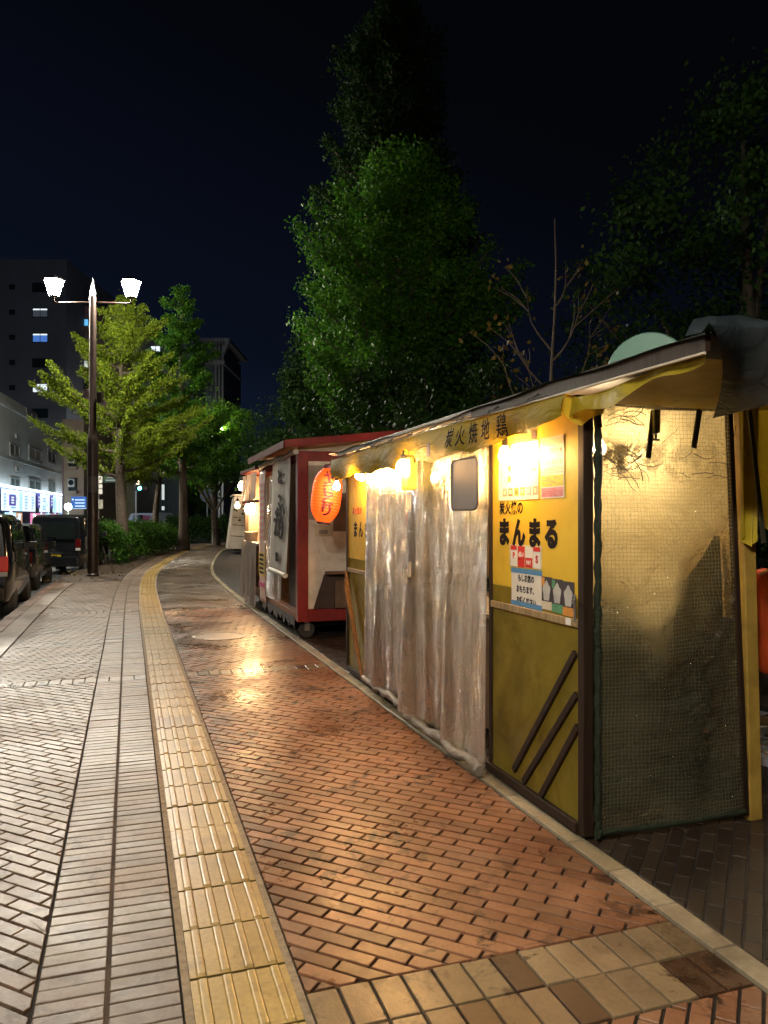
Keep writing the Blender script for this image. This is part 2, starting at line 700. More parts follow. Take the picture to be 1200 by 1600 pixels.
red = lambda: random.choice([(.315, .150, .080), (.33, .158, .085), (.29, .140, .074), (.31, .162, .092)])
dull = lambda: random.choice([(.175, .135, .100), (.19, .145, .105), (.165, .125, .092)])  # far sections coloured greyer and darker in place of the whiter light there
grey = lambda: random.choice([(.205, .147, .104), (.218, .156, .110), (.192, .136, .096), (.21, .143, .099)])
slab = lambda: random.choice([(.30, .22, .13), (.33, .245, .145), (.27, .20, .12), (.25, .175, .10), (.28, .205, .12), (.30, .215, .125), (.26, .19, .11)] if random.random() > .13 else [(.10, .055, .03)])
pale = lambda: random.choice([(.40, .35, .24), (.36, .31, .21), (.44, .38, .27)])

pr, pl, px_, pk = Pave(), Pave(), Pave(), Pave()
S_SOIL = S_of((-6.2, 17.6))
for i in range(len(s_row) - 1):
    dbl = .40 if i == 2 else .20
    a, b = s_row[i], s_row[i + 1] - (.40 if i + 1 == 2 else .20)
    if a > SB:
        break
    sg = 1 if i % 2 == 0 else -1
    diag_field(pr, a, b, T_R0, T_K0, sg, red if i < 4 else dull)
    grid_rows(px_, a - dbl, a, T_R0, T_K0, .2, .1, slab)
    if a < S_SOIL:
        diag_field(pl, a, min(b, S_SOIL), T_L0, T_FIELD, sg, grey)
        grid_rows(px_, a - dbl, a, T_L0, T_FIELD, .2, .1, grey)
    for (c, d) in ((T_B1, T_SLOT0), (T_SLOT1, T_B2)):
        grid_rows(pl, a, b, c, d, .066, d - c, grey)
        grid_rows(px_, a - dbl, a, c, d, .2, .1, grey)
grid_rows(pk, SA, SB, T_K0 + .008, T_K1, .30, .115, pale, .004)
grid_rows(pk, SA, S_SOIL, T_L0 - .27, T_L0 - .005, .6, .27, grey, .004)
pr.build('brick_path', M_PAVE_R)
pl.build('brick_path', M_PAVE_L)
px_.build('brick_path', M_SLAB)
for v in range(len(pk.v)):
    if pk.v[v][2] > -.01:
        pk.v[v] = (pk.v[v][0], pk.v[v][1], pk.v[v][2] + .006)
pk.build('kerb', M_KERB)
# red-brown kerb at the road side
pk2 = Pave()
grid_rows(pk2, SA, S_SOIL, T_L0 - .46, T_L0 - .275, .6, .18, lambda: (.20, .11, .075), .004)
pk2.build('kerb', M_KERB)

# tactile tiles: four bars on every 30 cm tile
tv, tf, tc = [], [], []
PR = [(-.150, 0)]
for k in range(4):
    c = -.1125 + .075 * k
    PR += [(c - .0165, 0), (c - .0142, .0036), (c - .0118, .0056), (c - .0075, .0066), (c + .0075, .0066), (c + .0118, .0056), (c + .0142, .0036), (c + .0165, 0)]
PR += [(.150, 0)]
nT = int((SB - SA) / .302)
for i in range(nT):
    a = SA + i * .302
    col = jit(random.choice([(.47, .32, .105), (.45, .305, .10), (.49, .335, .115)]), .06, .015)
    z0 = random.gauss(.003, .0012)
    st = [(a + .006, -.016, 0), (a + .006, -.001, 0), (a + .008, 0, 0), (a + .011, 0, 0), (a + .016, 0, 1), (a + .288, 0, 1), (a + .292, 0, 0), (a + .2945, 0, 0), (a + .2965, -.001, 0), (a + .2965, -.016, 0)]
    k = len(tv)
    n = len(PR)
    for (s, dz, up) in st:
        for (t, h) in PR:
            tv.append(W(s, t, z0 + dz + h * up))
    for r in range(len(st) - 1):
        for q in range(n - 1):
            tf.append((k + r * n + q, k + r * n + q + 1, k + (r + 1) * n + q + 1, k + (r + 1) * n + q)[::-1])
            # grime along the lee side of each bar; joint faces painted darker as shade
            dirt_shade = .42 if (q >= 6 and (q - 6) % 8 <= 1) else (.25 if r in (0, len(st) - 2) else (.6 if r == len(st) - 4 else 1))
            tc.append(tuple(x * dirt_shade for x in col))
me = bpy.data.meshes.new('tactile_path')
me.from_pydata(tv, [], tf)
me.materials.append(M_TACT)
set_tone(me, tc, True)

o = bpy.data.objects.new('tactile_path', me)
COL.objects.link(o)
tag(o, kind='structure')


def strip_mesh(name, mat, t0, t1, s0, s1, z, n=160, kind='structure'):
    vs, fs = [], []
    for i in range(n + 1):
        s = s0 + (s1 - s0) * i / n
        vs += [W(s, t0, z), W(s, t1, z)]
    for i in range(n):
        fs.append((2 * i, 2 * i + 1, 2 * i + 3, 2 * i + 2))
    return tag(MB().add(vs, fs).build(name, mat), kind=kind)


M_MORTAR = pbr('dark_joint_sand', (.022, .016, .012), .9, var=.4, nscale=30)
M_HAUNCH = pbr('mortar_haunch', (.30, .23, .15), .8, var=.35, nscale=25, bump=.6, bscale=80)
M_SOIL = pbr('trodden_soil', (.055, .036, .024), .9, var=.5, nscale=5, bump=.8, bscale=25)
M_ASPH = pbr('asphalt', (.045, .046, .048), .55, var=.3, nscale=4, bump=.6, bscale=220)
M_DARKG = pbr('dark_ground', (.030, .024, .020), .62, var=.5, nscale=3, bump=.6, bscale=60)
strip_mesh('path', M_MORTAR, T_L0 - .45, T_K1, SA, ss[-1], -.012)
for t0, t1 in ((-.176, -.151), (.151, .176)):
    strip_mesh('path_edging', M_HAUNCH, t0, t1, SA, SB, .0015)
strip_mesh('path_edging', M_SOIL, -.402, -.386, SA, SB, -.004)
strip_mesh('soil_bed', M_SOIL, T_L0 - .46, -.62, S_SOIL + .02, ss[-1], -.004)
g = MB().add([(-300, -60, -.14), (300, -60, -.14), (300, 400, -.14), (-300, 400, -.14)], [(0, 1, 2, 3)])
tag(g.build('road', M_ASPH), kind='structure')
strip_mesh('ground', M_DARKG, T_K1, 60, SA - 2, ss[-1], -.006)
# pale parking line beside the kerb
M_LINE = pbr('road_paint', (.55, .55, .52), .6, var=.3, nscale=20)
strip_mesh('road_marking', M_LINE, T_L0 - 2.75, T_L0 - 2.62, SA, ss[-1], -.136)

# manhole ring set in the bricks
mc = G(343, 994)
m = MB()
m.lathe([(.33, -.01), (.33, .004), (.31, .006), (.285, .004), (.285, -.01)], 40, (0, 0, 0))
m.lathe([(.282, -.01), (.282, .001), (0, .001)], 40)
t = m.build('manhole_cover', pbr('worn_iron', (.16, .12, .10), .45, .5, var=.4, nscale=20, bump=.5, bscale=60), smooth=30)
t.location = (mc.x, mc.y, .001)
tag(t, 'round iron manhole cover set flush in the brick path by the red cart', 'manhole cover')

# dark old pavers under and beside the stalls
pd = Pave()
S_D = S_of((-.9, 9.5))
diag_field(pd, SA, S_D, T_K1 + .004, 3.9, -1, lambda: random.choice([(.050, .036, .026), (.060, .042, .030), (.040, .028, .021)]))
pd.build('ground_paving', paving_mat('dark_damp_pavers', .42, .5, .8))

# ================================================================== materials of the stalls
M_DARKWOOD = wood_mat('dark_stained_wood', (.028, .016, .010), .55)
M_BROWNWOOD = wood_mat('brown_wood', (.16, .075, .025), .5)
M_YPOST = pbr('yellow_painted_post', (.38, .235, .045), .5, var=.25, nscale=9, dirt=.5)
M_YELLOW = pbr('yellow_board', (.74, .50, .035), .38, var=.10, nscale=2.5, dirt=.5, bump=.1, bscale=20)
M_OLIVE = tarp('olive_translucent_panel', (.42, .33, .045), .26, .5, (3, 3, 3), .35, .8)
M_TARPY = tarp('yellow_tarpaulin', (.46, .35, .025), .40, .25, (5, 5, 5), .5, .75)
M_VALANCE = tarp('faded_yellow_vinyl', (.25, .19, .013), .6, .12, (9, 3.5, 9), 1.0, .7, .06)
M_TARPG = tarp('grey_green_tarpaulin', (.026, .036, .042), .34, .12, (6, 6, 6), .8, .3)
M_TARPGR = tarp('dark_green_tarpaulin', (.040, .075, .060), .4, .1, (6, 6, 6), .5, .4)
M_GREENTRIM = tarp('green_netting_edge', (.018, .028, .012), .7, .15, (30, 30, 30), .8, .3)
M_INK = pbr('black_ink', (.012, .009, .012), .85, var=.1, spec=.08)
M_REDINK = pbr('red_ink', (.45, .03, .015), .5, var=.1)
M_WHITE = pbr('white_print', (.78, .77, .74), .4, var=.05)
M_STEEL = pbr('dull_steel', (.45, .45, .45), .35, .9, var=.15)
M_BLACK = pbr('black_rubber', (.02, .02, .02), .6, var=.2)
M_CURTAIN = plastic_sheet('clear_vinyl_curtain', (.40, .335, .22), (.30, .25, .17), .012, .33, .50, .40, (11, 4, 11), 1.0, .48, width=.14, streak=1.2, aniso=.97, bdist=.035)
M_HEM = tarp('rolled_vinyl_hem', (.30, .26, .21), .35, .2, (20, 20, 20), .8, .7)
M_ENDSHEET = plastic_sheet('reinforced_clear_sheet', (.54, .52, .34), (.34, .32, .22), .0185, .17, .72, .09, (4, 9, 6), 1.0, .55, soot=(1.58, 1.82, 1.96), width=.12, bdist=.13)
M_LINING = plastic_sheet('cream_lining_film', (.62, .56, .36), (.62, .56, .36), 1.0, .92, .92, .6, (4, 4, 4), .3, .6, width=.0, fade=.56)
M_CREAM = tarp('cream_lining', (.66, .54, .32), .6, .65, (4, 4, 4), .35, .35)
M_PAPER = pbr('paper', (.76, .73, .66), .35, var=.06, nscale=6)
M_GREYBOARD = pbr('grey_board', (.27, .235, .215), .34, var=.05, nscale=2, rvar=.04)
M_BULB = glow('hot_bulb', (1.0, .52, .17), 560)
M_BULB_IN = glow('hot_bulb_inside', (1.0, .76, .44), 700)
M_BULB_S = glow('hot_bulb_small', (1.0, .52, .17), 400)
M_SOCKET = pbr('black_socket', (.03, .03, .03), .4)


def bulb(name, label, p, r=.033, mat=None, group='light bulbs hung along the stalls', cord=.10):
    t = thing(name, label, 'light bulb', p, 0, group)
    m = MB()
    m.lathe([(0, -r * 1.2), (r * .6, -r * 1.0), (r * .95, -r * .4), (r, .0), (r * .8, r * .6), (r * .45, r * 1.25), (r * .4, r * 1.5)], 12)
    m.build('glass', mat or M_BULB, t, 60)
    m = MB().lathe([(r * .45, r * 1.45), (r * .5, r * 1.5), (r * .5, r * 2.6), (.006, r * 2.9), (.005, r * 2.9 + cord)], 10)
    m.build('socket', M_SOCKET, t, 40)
    return t


# ================================================================== the yellow stall in front
YF = Frame(.899, 3.425, math.atan2(.3104, .9506))
ys = thing('food_stall', 'long yellow yakitori stall with clear plastic curtains under a faded yellow valance', 'food stall', YF.loc, YF.ang)


def fr(px, py, x=0.0):
    v = YF.hit(px, py, 0, x)
    return v


def en(px, py, y=0.0):
    return YF.hit(px, py, 1, y)


LEN = 4.0
ZT = 1.99
# corner posts, rails
m = MB()
m.box(-.012, .038, -.004, .046, 0.03, ZT)
m.build('corner_post', M_DARKWOOD, ys, bevel=.004)
m = MB().box(-.012, .035, LEN - .03, LEN + .015, .03, ZT)
m.build('corner_post', M_DARKWOOD, ys, bevel=.004)
for y in (.955, 3.36):
    MB().box(-.004, .03, y - .018, y + .018, .03, ZT).build('door_post', M_DARKWOOD, ys, bevel=.003)
m = MB().box(-.02, .03, .05, LEN - .03, .03, .075)
m.build('bottom_rail', M_DARKWOOD, ys, bevel=.003)
MB().box(-.02, .03, .05, LEN - .03, ZT - .03, ZT + .02).build('top_rail', M_DARKWOOD, ys, bevel=.003)

# near panel: yellow board on top, olive sheet beneath
zmid = fr(850, 927).z          # lower edge of the yellow board
p = MB().box(.003, .011, .05, .935, zmid, ZT)
p.build('yellow_board', M_YELLOW, ys)
p = MB().box(.004, .009, .05, .935, .075, zmid - .001)
p.build('lower_panel', M_OLIVE, ys)
zr = fr(830, 957).z
MB().box(-.012, .002, .052, .935, zr - .018, zr + .018).build('middle_rail', wood_mat('pale_rail', (.36, .26, .13), .5), ys, bevel=.003)
for (x0, y0, x1, y1) in ((803, 1203, 899, 1020), (818, 1222, 901, 1085), (843, 1248, 903, 1135)):
    a, b = fr(x0, y0, -.006), fr(x1, y1, -.006)
    MB().bar(a, b, .034, .018, up=(1, 0, 0)).build('brace', M_DARKWOOD, ys, bevel=.003)
# far panel
p = MB().box(.003, .011, 3.38, LEN - .03, zmid, ZT)
p.build('yellow_board', M_YELLOW, ys)
MB().box(.004, .009, 3.38, LEN - .03, .075, zmid - .001).build('lower_panel', M_OLIVE, ys)
MB().box(-.012, .002, 3.38, LEN - .03, zr - .018, zr + .018).build('middle_rail', bpy.data.materials['pale_rail'], ys, bevel=.003)
for k in range(3):
    a = Vector((-.03 - .012 * k, 3.96 - .03 * k, .95 - .06 * k))
    b = Vector((-.03 - .012 * k, 3.42 - .03 * k, .08))
    MB().bar(a, b, .028, .02, up=(1, 0, 0)).build('brace', M_BROWNWOOD, ys, bevel=.003)

RT, UP = Vector((0, -1, 0)), Vector((0, 0, 1))


def face_text(s, px, py, size, mat, bold=0.0, x=-.0005, sx=1.0, spacing=1.0, par=None, tilt=0.0):
    c = fr(px, py, x)
    r = RT * math.cos(tilt) + UP * math.sin(tilt)
    return lettering(s, size, basis(c, r, UP), mat, par or ys, .0008, bold, spacing, sx=sx)


def glyph_fit(s, px0, px1, pyc, h_px, mat, bold, n_sc=1.0):
    """letters spread between two places on the front"""
    n = len(s)
    a, b = fr(px0, pyc[0], 0.0), fr(px1, pyc[1], 0.0)
    for i, ch in enumerate(s):
        k = i / (n - 1) if n > 1 else .5
        c = a + (b - a) * k
        lettering(ch, h_px, basis((-.0005, c.y, c.z), RT, UP), mat, ys, .0008, bold, sx=n_sc)


# shop name: evenly set on the board
def row_text(s, y0, y1, z, size, bold, sx=1.0):
    n = len(s)
    for i, ch in enumerate(s):
        y = y0 + (y1 - y0) * i / (n - 1)
        lettering(ch, size, basis((.0022, y, z), RT, UP), M_INK, ys, .0008, bold, sx=sx)


a, b = fr(791, 834), fr(872, 838)
row_text('まんまる', fr(787, 836).y, fr(861, 836).y, (fr(787, 834).z + fr(861, 838).z) / 2, .155, .0085, .90)
c0, c1 = fr(784, 796), fr(812, 794)
row_text('炭火焼の', c0.y, c1.y, (c0.z + c1.z) / 2, .072, .002, .9)
dy = 3.42 - .07
row_text('まんまる', fr(555, 829).y, fr(555, 829).y - .52, fr(555, 829).z, .155, .005, .85)
for i, ch in enumerate('炭火焼の'):
    lettering(ch, .07, basis((.0022, fr(552, 799).y - i * .078, fr(552, 799).z), RT, UP), M_REDINK, ys, .0008, .001)


def rect_on_front(y_near, y_far, z0, z1, x, th=.002):
    return MB().box(x - th, x, min(y_near, y_far), max(y_near, y_far), z0, z1)


def marks(mb, y0, y1, z0, z1, x, rows, mi=0, fill=.8, hh=.4):
    """rows of printed lines on a sheet, as raised ink"""
    for r in range(rows):
        z = z1 - (z1 - z0) * (r + .5) / rows
        h = (z1 - z0) / rows * hh
        y = max(y0, y1)
        ye = min(y0, y1)
        while y > ye + .004:
            w = random.uniform(.006, .03)
            if random.random() < fill:
                mb.box(x - .0006, x, max(ye, y - w), y, z - h / 2, z + h / 2, mi)
            y -= w + random.uniform(.003, .008)


M_PRINTS = [pbr('print_grey', (.28, .24, .22), .4), pbr('print_red', (.42, .10, .05), .4), pbr('print_orange', (.62, .27, .05), .4), pbr('print_pink', (.58, .25, .34), .4), pbr('print_lime', (.55, .55, .05), .4), pbr('print_green', (.10, .32, .16), .4), pbr('print_blue', (.10, .28, .52), .4), pbr('print_cream', (.66, .58, .45), .4), pbr('print_dark', (.05, .04, .05), .4)]

# the big menu poster
y0, y1 = fr(779, 730).y, fr(841, 730).y
z0, z1 = fr(810, 781).z, fr(815, 692).z
mp = rect_on_front(y0, y1, z0, z1, .0025).build('menu_poster', M_PAPER, ys)
mp['label'] = 'large white menu poster with rows of dishes'
mk = MB()
wy = (y0 - y1)
marks(mk, y0 - .03, y0 - wy * .45, z0 + .09, z1 - .03, .0003, 16, 0)
marks(mk, y0 - wy * .52, y1 + .09, z0 + .09, z1 - .04, .0003, 15, 0, .75)
for k in range(4):
    zz = z0 + .10 + k * .055
    mk.box(-.0003, .0003, y0 - wy * .34, y0 - wy * .25, zz, zz + .03, random.choice((2, 7, 1)))
for k in range(3):
    zz = z0 + .14 + k * .08
    mk.box(-.0003, .0003, y1 + .02, y1 + .075, zz, zz + .045, (0, 2, 8)[k])
for k in range(6):
    yy_ = y0 - .05 - k * wy / 6.6
    mk.box(-.0003, .0003, yy_ - .05, yy_, z0 + .022, z0 + .065, (0, 1, 2, 2, 3, 0)[k])
    mk.box(-.0006, .0, yy_ - .037, yy_ - .012, z0 + .032, z0 + .054, (7, 7, 1, 7, 7, 7)[k])
mk.build('print', M_PRINTS, mp)
# second poster
y0, y1 = fr(845, 730).y, fr(881, 730).y
z0, z1 = fr(866, 778).z, fr(862, 682).z
mp = rect_on_front(y0, y1, z0, z1, .0025).build('menu_poster', M_PAPER, ys)
mp['label'] = 'narrow menu poster with yellow and pink blocks'
mk = MB()
hz = z1 - z0
for (a, b, mi) in ((.02, .17, 3), (.19, .37, 4), (.86, .98, 7)):
    mk.box(-.0001, .0005, y1 + .006, y0 - .006, z0 + hz * a, z0 + hz * b, mi)
marks(mk, y0 - .01, y1 + .01, z0 + hz * .21, z0 + hz * .36, -.0002, 6, 0, .6)
marks(mk, y0 - .01, y1 + .01, z0 + hz * .03, z0 + hz * .16, -.0002, 4, 1, .6)
marks(mk, y0 - .01, y1 + .01, z0 + hz * .40, z0 + hz * .52, .0003, 5, 0)
for k in range(5):
    yy_ = y0 - .015 - k * (y0 - y1) / 5.4
    mk.box(-.0003, .0003, yy_ - .027, yy_, z0 + hz * .55, z0 + hz * .63, (8, 1, 1, 0, 0)[k])
    mk.box(-.0003, .0003, yy_ - .027, yy_, z0 + hz * .73, z0 + hz * .80, (0, 7, 8, 0, 8)[k])
marks(mk, y0 - .01, y1 + .01, z0 + hz * .66, z0 + hz * .71, .0003, 2, 0)
mk.build('print', M_PRINTS, mp)

# four payment stickers on one clear backing
y0, y1 = fr(797, 872).y, fr(845, 876).y
zs = (fr(797, 870).z + fr(845, 876).z) / 2 + .008
bk = rect_on_front(y0 + .01, y1 - .005, zs - .054, zs + .062, .0028, .0012).build('payment_stickers', pbr('sticker_backing', (.70, .66, .45), .3), ys)
w4 = (y0 - y1) / 4
M_STRED = pbr('sticker_red', (.62, .03, .02), .3, var=.05)
for k in range(4):
    yc = y0 - w4 * (k + .5)
    c = MB()
    if k in (0, 3):
        c.box(.0004, .0014, yc - w4 * .42, yc + w4 * .42, zs - .052, zs + .055, 0)
        c.box(-.0004, .0003, yc - w4 * .42, yc + w4 * .42, zs + .033, zs + .056, 1)
    elif k == 1:
        c.box(.0004, .0014, yc - w4 * .45, yc + w4 * .45, zs - .055, zs + .055, 1)
    else:
        c.box(.0004, .0014, yc - w4 * .45, yc + w4 * .45, zs - .052, zs + .052, 0)
        c.box(-.0004, .0003, yc - w4 * .45, yc + w4 * .45, zs - .052, zs - .002, 1)
    s = c.build('sticker', [M_WHITE, M_STRED], bk, bevel=.0)
    if k == 0:
        lettering('P', .045, basis((.0002, yc, zs + .002), RT, UP), M_STRED, s, .0004, .002)
    elif k == 1:
        lettering('d払い', .03, basis((.0002, yc, zs + .01), RT, UP), M_WHITE, s, .0004, .001, sx=.8)
    elif k == 2:
        lettering('PAY', .03, basis((-.0006, yc, zs - .028), RT, UP), M_WHITE, s, .0004, .001, sx=.9)
    else:
        lettering('S', .05, basis((.0002, yc, zs - .008), RT, UP), M_REDINK, s, .0004, .003)

# hand-written notice with blue tape
y0, y1 = fr(799, 918).y, fr(846, 922).y
zt, zb = (fr(799, 887).z + fr(846, 896).z) / 2, (fr(800, 943).z + fr(846, 950).z) / 2
nt_ = rect_on_front(y0, y1, zb, zt, .0028, .0018).build('notice_sheet', M_PAPER, ys)
nt_['label'] = 'hand-written white notice taped along its top and bottom in blue'
M_TAPE = pbr('blue_tape', (.10, .27, .50), .3, var=.15, nscale=40)
MB().box(-.0002, .0008, y1 - .006, y0 + .004, zt - .018, zt + .008).box(-.0002, .0008, y1 - .008, y0 + .004, zb - .01, zb + .016).build('tape', M_TAPE, nt_)
for k, sline in enumerate(('もしお店の', 'おもちます、', 'お様ください')):
    lettering(sline, .040, basis((.0004, (y0 + y1) / 2, zt - .045 - k * .058), RT, UP), M_INK, nt_, .0004, .0012, sx=.86)
# strip of three cards with pale star-shaped blanks
y0, y1 = fr(846, 925).y, fr(897, 930).y
zc = (fr(846, 925).z + fr(897, 932).z) / 2
for k in range(3):
    w3 = (y0 - y1) / 3
    yc = y0 - w3 * (k + .5)
    z = zc - .004 * k
    m = MB()
    m.box(.0006, .0024, yc - w3 * .49, yc + w3 * .49, z - .085, z + .075, 0)
    m.box(-.0002, .0005, yc - w3 * .49, yc + w3 * .49, z - .085, z - .045, 1)
    m.box(-.0002, .0005, yc + w3 * .2, yc + w3 * .49, z + .03, z + .07, 2)
    star = []
    for q in range(20):
        rr = .048 * (1 + .13 * math.cos(5 * (q / 20 * 2 * math.pi)))
        star.append((-.0002, yc + rr * .72 * math.sin(q / 10 * math.pi), z + .005 + rr * math.cos(q / 10 * math.pi)))
    m.prism(star, (-.0008, 0, 0), 3)
    m.build('picture_card', [M_PRINTS[8], (M_PRINTS[7], M_PRINTS[5], M_PRINTS[2])[k], (M_PRINTS[2], M_PRINTS[5], M_PRINTS[8])[k], pbr('card_blank', (.50, .50, .48), .4)], ys)
# latch and hook
c = fr(899, 950, -.012)
MB().box(c.x - .006, c.x, c.y - .008, c.y + .008, c.z - .06, c.z + .06).lathe([(.009, -.01), (.009, .01)], 10, c + Vector((-.008, 0, .03))).build('latch', M_STEEL, ys, bevel=.002)
c = fr(888, 971, -.014)
MB().box(c.x - .003, c.x, c.y - .02, c.y + .02, c.z - .016, c.z + .016).build('tag_plate', M_WHITE, ys)

# ---- plastic curtains
def curtain_fn(y_a, y_b, ztop, zbot, x0, seed, amp, flare=0.0):
    r = random.Random(seed)
    ph = [r.uniform(0, 6.28) for _ in range(8)]
    L = abs(y_b - y_a)
    fq = [(2.7, .9), (5.1, .9), (8.9, .75), (15, .38), (26, .16)]

    def fn(u, v):
        y = y_a + (y_b - y_a) * u
        d = sum(w * math.sin(f * u * L * 1.9 + p + .5 * math.sin(2.2 * v + q)) for (f, w), p, q in zip(fq, ph, ph[3:]))
        k = amp * (.18 + .95 * v) * (1 + .25 * math.sin(6 * u + ph[6]))
        z = ztop + (zbot - ztop) * v + .018 * math.sin(3 * u * L + ph[7]) * v
        return (x0 - .012 - k * (d * .55 + .6), y + flare * v * (u - .5) + .012 * d * v, z)
    return fn


sheet('curtain', M_CURTAIN, 220, 70, curtain_fn(3.30, 1.98, 1.93, .09, .0, 3, .036), ys)
sheet('curtain', M_CURTAIN, 240, 70, curtain_fn(2.22, .885, 1.93, .07, -.030, 8, .042), ys)
# rolled hems
for (ya, yb, xx0, zz, sd) in ((3.29, 2.05, -.03, .085, 1), (2.20, .90, -.065, .062, 2)):
    r_ = random.Random(sd)
    pts = [(xx0 - .018 + r_.uniform(-.012, .012), ya + (yb - ya) * k / 14, zz + r_.uniform(-.012, .014)) for k in range(15)]
    MB().tube(pts, [.026 + r_.uniform(-.006, .008) for _ in pts], 9).build('hem', M_HEM, ys, 60)
# ties on the curtain edges
M_CTAPE = pbr('clear_tape', (.55, .48, .38), .2)
for (px, py) in ((604, 925), (634, 900), (640, 890)):
    c = fr(px, py, -.095)
    MB().box(c.x - .004, c.x, c.y - .03, c.y + .03, c.z - .05, c.z + .05).build('curtain_patch', M_CTAPE, ys)

# ---- the reinforced sheet closing the near end, leaning frame, post
def lean(z):
    return -.050 * z          # the far edge of the end frame leans in towards its top


EW = .865


from mathutils import noise as mnoise


def ridge(x, y, z):
    return 1 - abs(mnoise.noise(Vector((x, y, z)))) * 2


def end_fn(u, v):
    z = .045 + (1.965 - .045) * v
    x = .052 + (EW + lean(z) - .052) * u
    r_ = .010 * math.sin(7 * u + 4 * v) + .006 * math.sin(17 * u - 9 * v + 1) + .004 * math.sin(31 * v + 5 * u)
    bulge = -.035 * math.sin(math.pi * u) * math.sin(math.pi * min(1, v * 1.15))
    edge = min(1, u * 9, (1 - u) * 9, v * 9, (1 - v) * 9)
    k = .8 + 1.3 * max(0, min(1, (x - .42) / .2)) * max(0, min(1, (1.25 - z) / .25)) * max(0, min(1, (z - .2) / .2)) + .7 * max(0, 1 - abs(z - 1.66) / .14)
    cr = .0075 * k * (ridge(x * 7 + z * 2.5, z * 15 - x * 5, 1.3) - .6) + .0045 * k * (ridge(x * 19, z * 31 - x * 13, 4.1) - .6)
    return (x, -.018 + bulge + r_ * (.4 + math.sin(math.pi * u)) - cr * edge, z)


sheet('end_sheet', M_ENDSHEET, 150, 260, end_fn, ys)
# green net edging and dark frame round the sheet
m = MB()
pts = [(.047, -.02, .03 + k * .0325) for k in range(61)]
m.tube([(p[0] + .003 * math.sin(k * 1.3), p[1] - .004, p[2]) for k, p in enumerate(pts)], [.016 + .003 * math.sin(k * 2.1) for k in range(61)], 8)
m.build('net_edging', M_GREENTRIM, ys, 60)
MB().tube([(.05 + .001 * k, -.026, .05 + .003 * math.sin(k)) for k in range(0, 0)] or [(.05, -.026, .05), (.35, -.03, .045), (.62, -.03, .048), (.86, -.026, .05)], .013, 8).build('sheet_hem', M_GREENTRIM, ys, 60)
MB().bar((EW + .008, -.012, .03), (EW + .008 + lean(1.97), -.012, 1.98), .026, .03, up=(0, 1, 0)).build('sheet_frame', M_DARKWOOD, ys, bevel=.003)
MB().bar((EW + .062, -.005, 0.0), (EW + .055 - .055, -.005, 2.0), .072, .05, up=(0, 1, 0)).build('end_post', M_YPOST, ys, bevel=.006)
MB().bar((.05, .0, 1.975), (EW + lean(1.97), 0, 1.985), .03, .03, up=(0, 1, 0)).build('end_rail', M_DARKWOOD, ys, bevel=.003)
# straps and loose ends tied at the top of the sheet
for (x0, y0_, x1, y1_, w) in ((1021, 642, 1013, 716, .026), (1093, 640, 1084, 700, .028), (932, 640, 936, 668, .03)):
    a, b = en(x0, y0_, -.034), en(x1, y1_, -.040)
    MB().bar(a, b, w, .008, up=(0, 1, 0)).build('strap', pbr('dark_strap', (.035, .032, .014), .7), ys, bevel=.002)
c = en(1025, 656, -.05)
m = MB().box(c.x - .016, c.x + .016, c.y - .012, c.y + .012, c.z - .06, c.z + .045, 0).box(c.x - .012, c.x + .012, c.y - .01, c.y + .01, c.z - .066, c.z - .0605, 1)
m.tube([c + Vector((0, 0, -.066)), c + Vector((0, 0, -.085))], .005, 6, 2)
m.box(c.x - .018, c.x + .018, c.y - .004, c.y + .004, c.z - .094, c.z - .085, 2)
m.build('clamp', [pbr('olive_paint', (.12, .12, .02), .4), M_WHITE, M_BLACK], ys, bevel=.002)
for (px, sway) in ((935, .012), (927, -.012)):
    a = en(px, 668, -.055)
    n = 12
    zb_ = en(px, 820 if px == 935 else 832, -.055).z
    pts = [(a.x + sway * math.sin(k / n * 5) + .02 * (k / n), -.055, a.z + (zb_ - a.z) * k / n) for k in range(n + 1)]
    MB().tube(pts, .0032 if px == 935 else .002, 6).build('loose_cord', M_BLACK, ys, 60)
# tangle of sooty twine over the sheet
m = MB()
rr = random.Random(5)
for k in range(46):
    cx_, cz_ = rr.gauss(.16, .07) if k < 26 else rr.uniform(.06, .75), rr.gauss(1.70, .035) if k < 26 else rr.gauss(1.72, .045)
    if k % 5 == 0:
        cz_ = rr.uniform(1.86, 1.93)
        cx_ = rr.uniform(.06, .22)
    pts, p_ = [], Vector((max(.06, cx_), -.05, cz_))
    d_ = rr.uniform(-.6, .6)
    for q in range(6):
        pts.append(p_.copy())
        d_ += rr.uniform(-.5, .5)
        p_ += Vector((.024 * math.cos(d_), rr.uniform(-.004, .004), .024 * math.sin(d_)))
    m.tube(pts, rr.uniform(.0012, .0024), 4)
m.build('sooty_twine', pbr('soot', (.02, .012, .008), .8), ys)

# ---- roof
RF = MB()
Y_N, Y_F, XR = -.90, LEN + .22, 1.55
rise = .05
zr0 = 2.055
def roofz(x): return zr0 + rise * (x + .1)
RF.add([(-.1, Y_N, roofz(-.1)), (XR, Y_N, roofz(XR)), (XR, Y_F, roofz(XR)), (-.1, Y_F, roofz(-.1)),
        (-.1, Y_N, roofz(-.1) + .012), (XR, Y_N, roofz(XR) + .012), (XR, Y_F, roofz(XR) + .012), (-.1, Y_F, roofz(-.1) + .012)],
       [(0, 3, 2, 1), (4, 5, 6, 7), (0, 1, 5, 4), (1, 2, 6, 5), (2, 3, 7, 6), (3, 0, 4, 7)])
RF.build('roof', M_DARKWOOD, ys)
MB().box(-.125, -.102, Y_N, .95, zr0 - .055, zr0 + .01).build('fascia', M_DARKWOOD, ys, bevel=.003)
MB().box(-.125, -.102, .951, Y_F - .3, zr0 - .03, zr0 + .01).build('fascia', pbr('grey_fascia', (.20, .18, .16), .5), ys, bevel=.003)
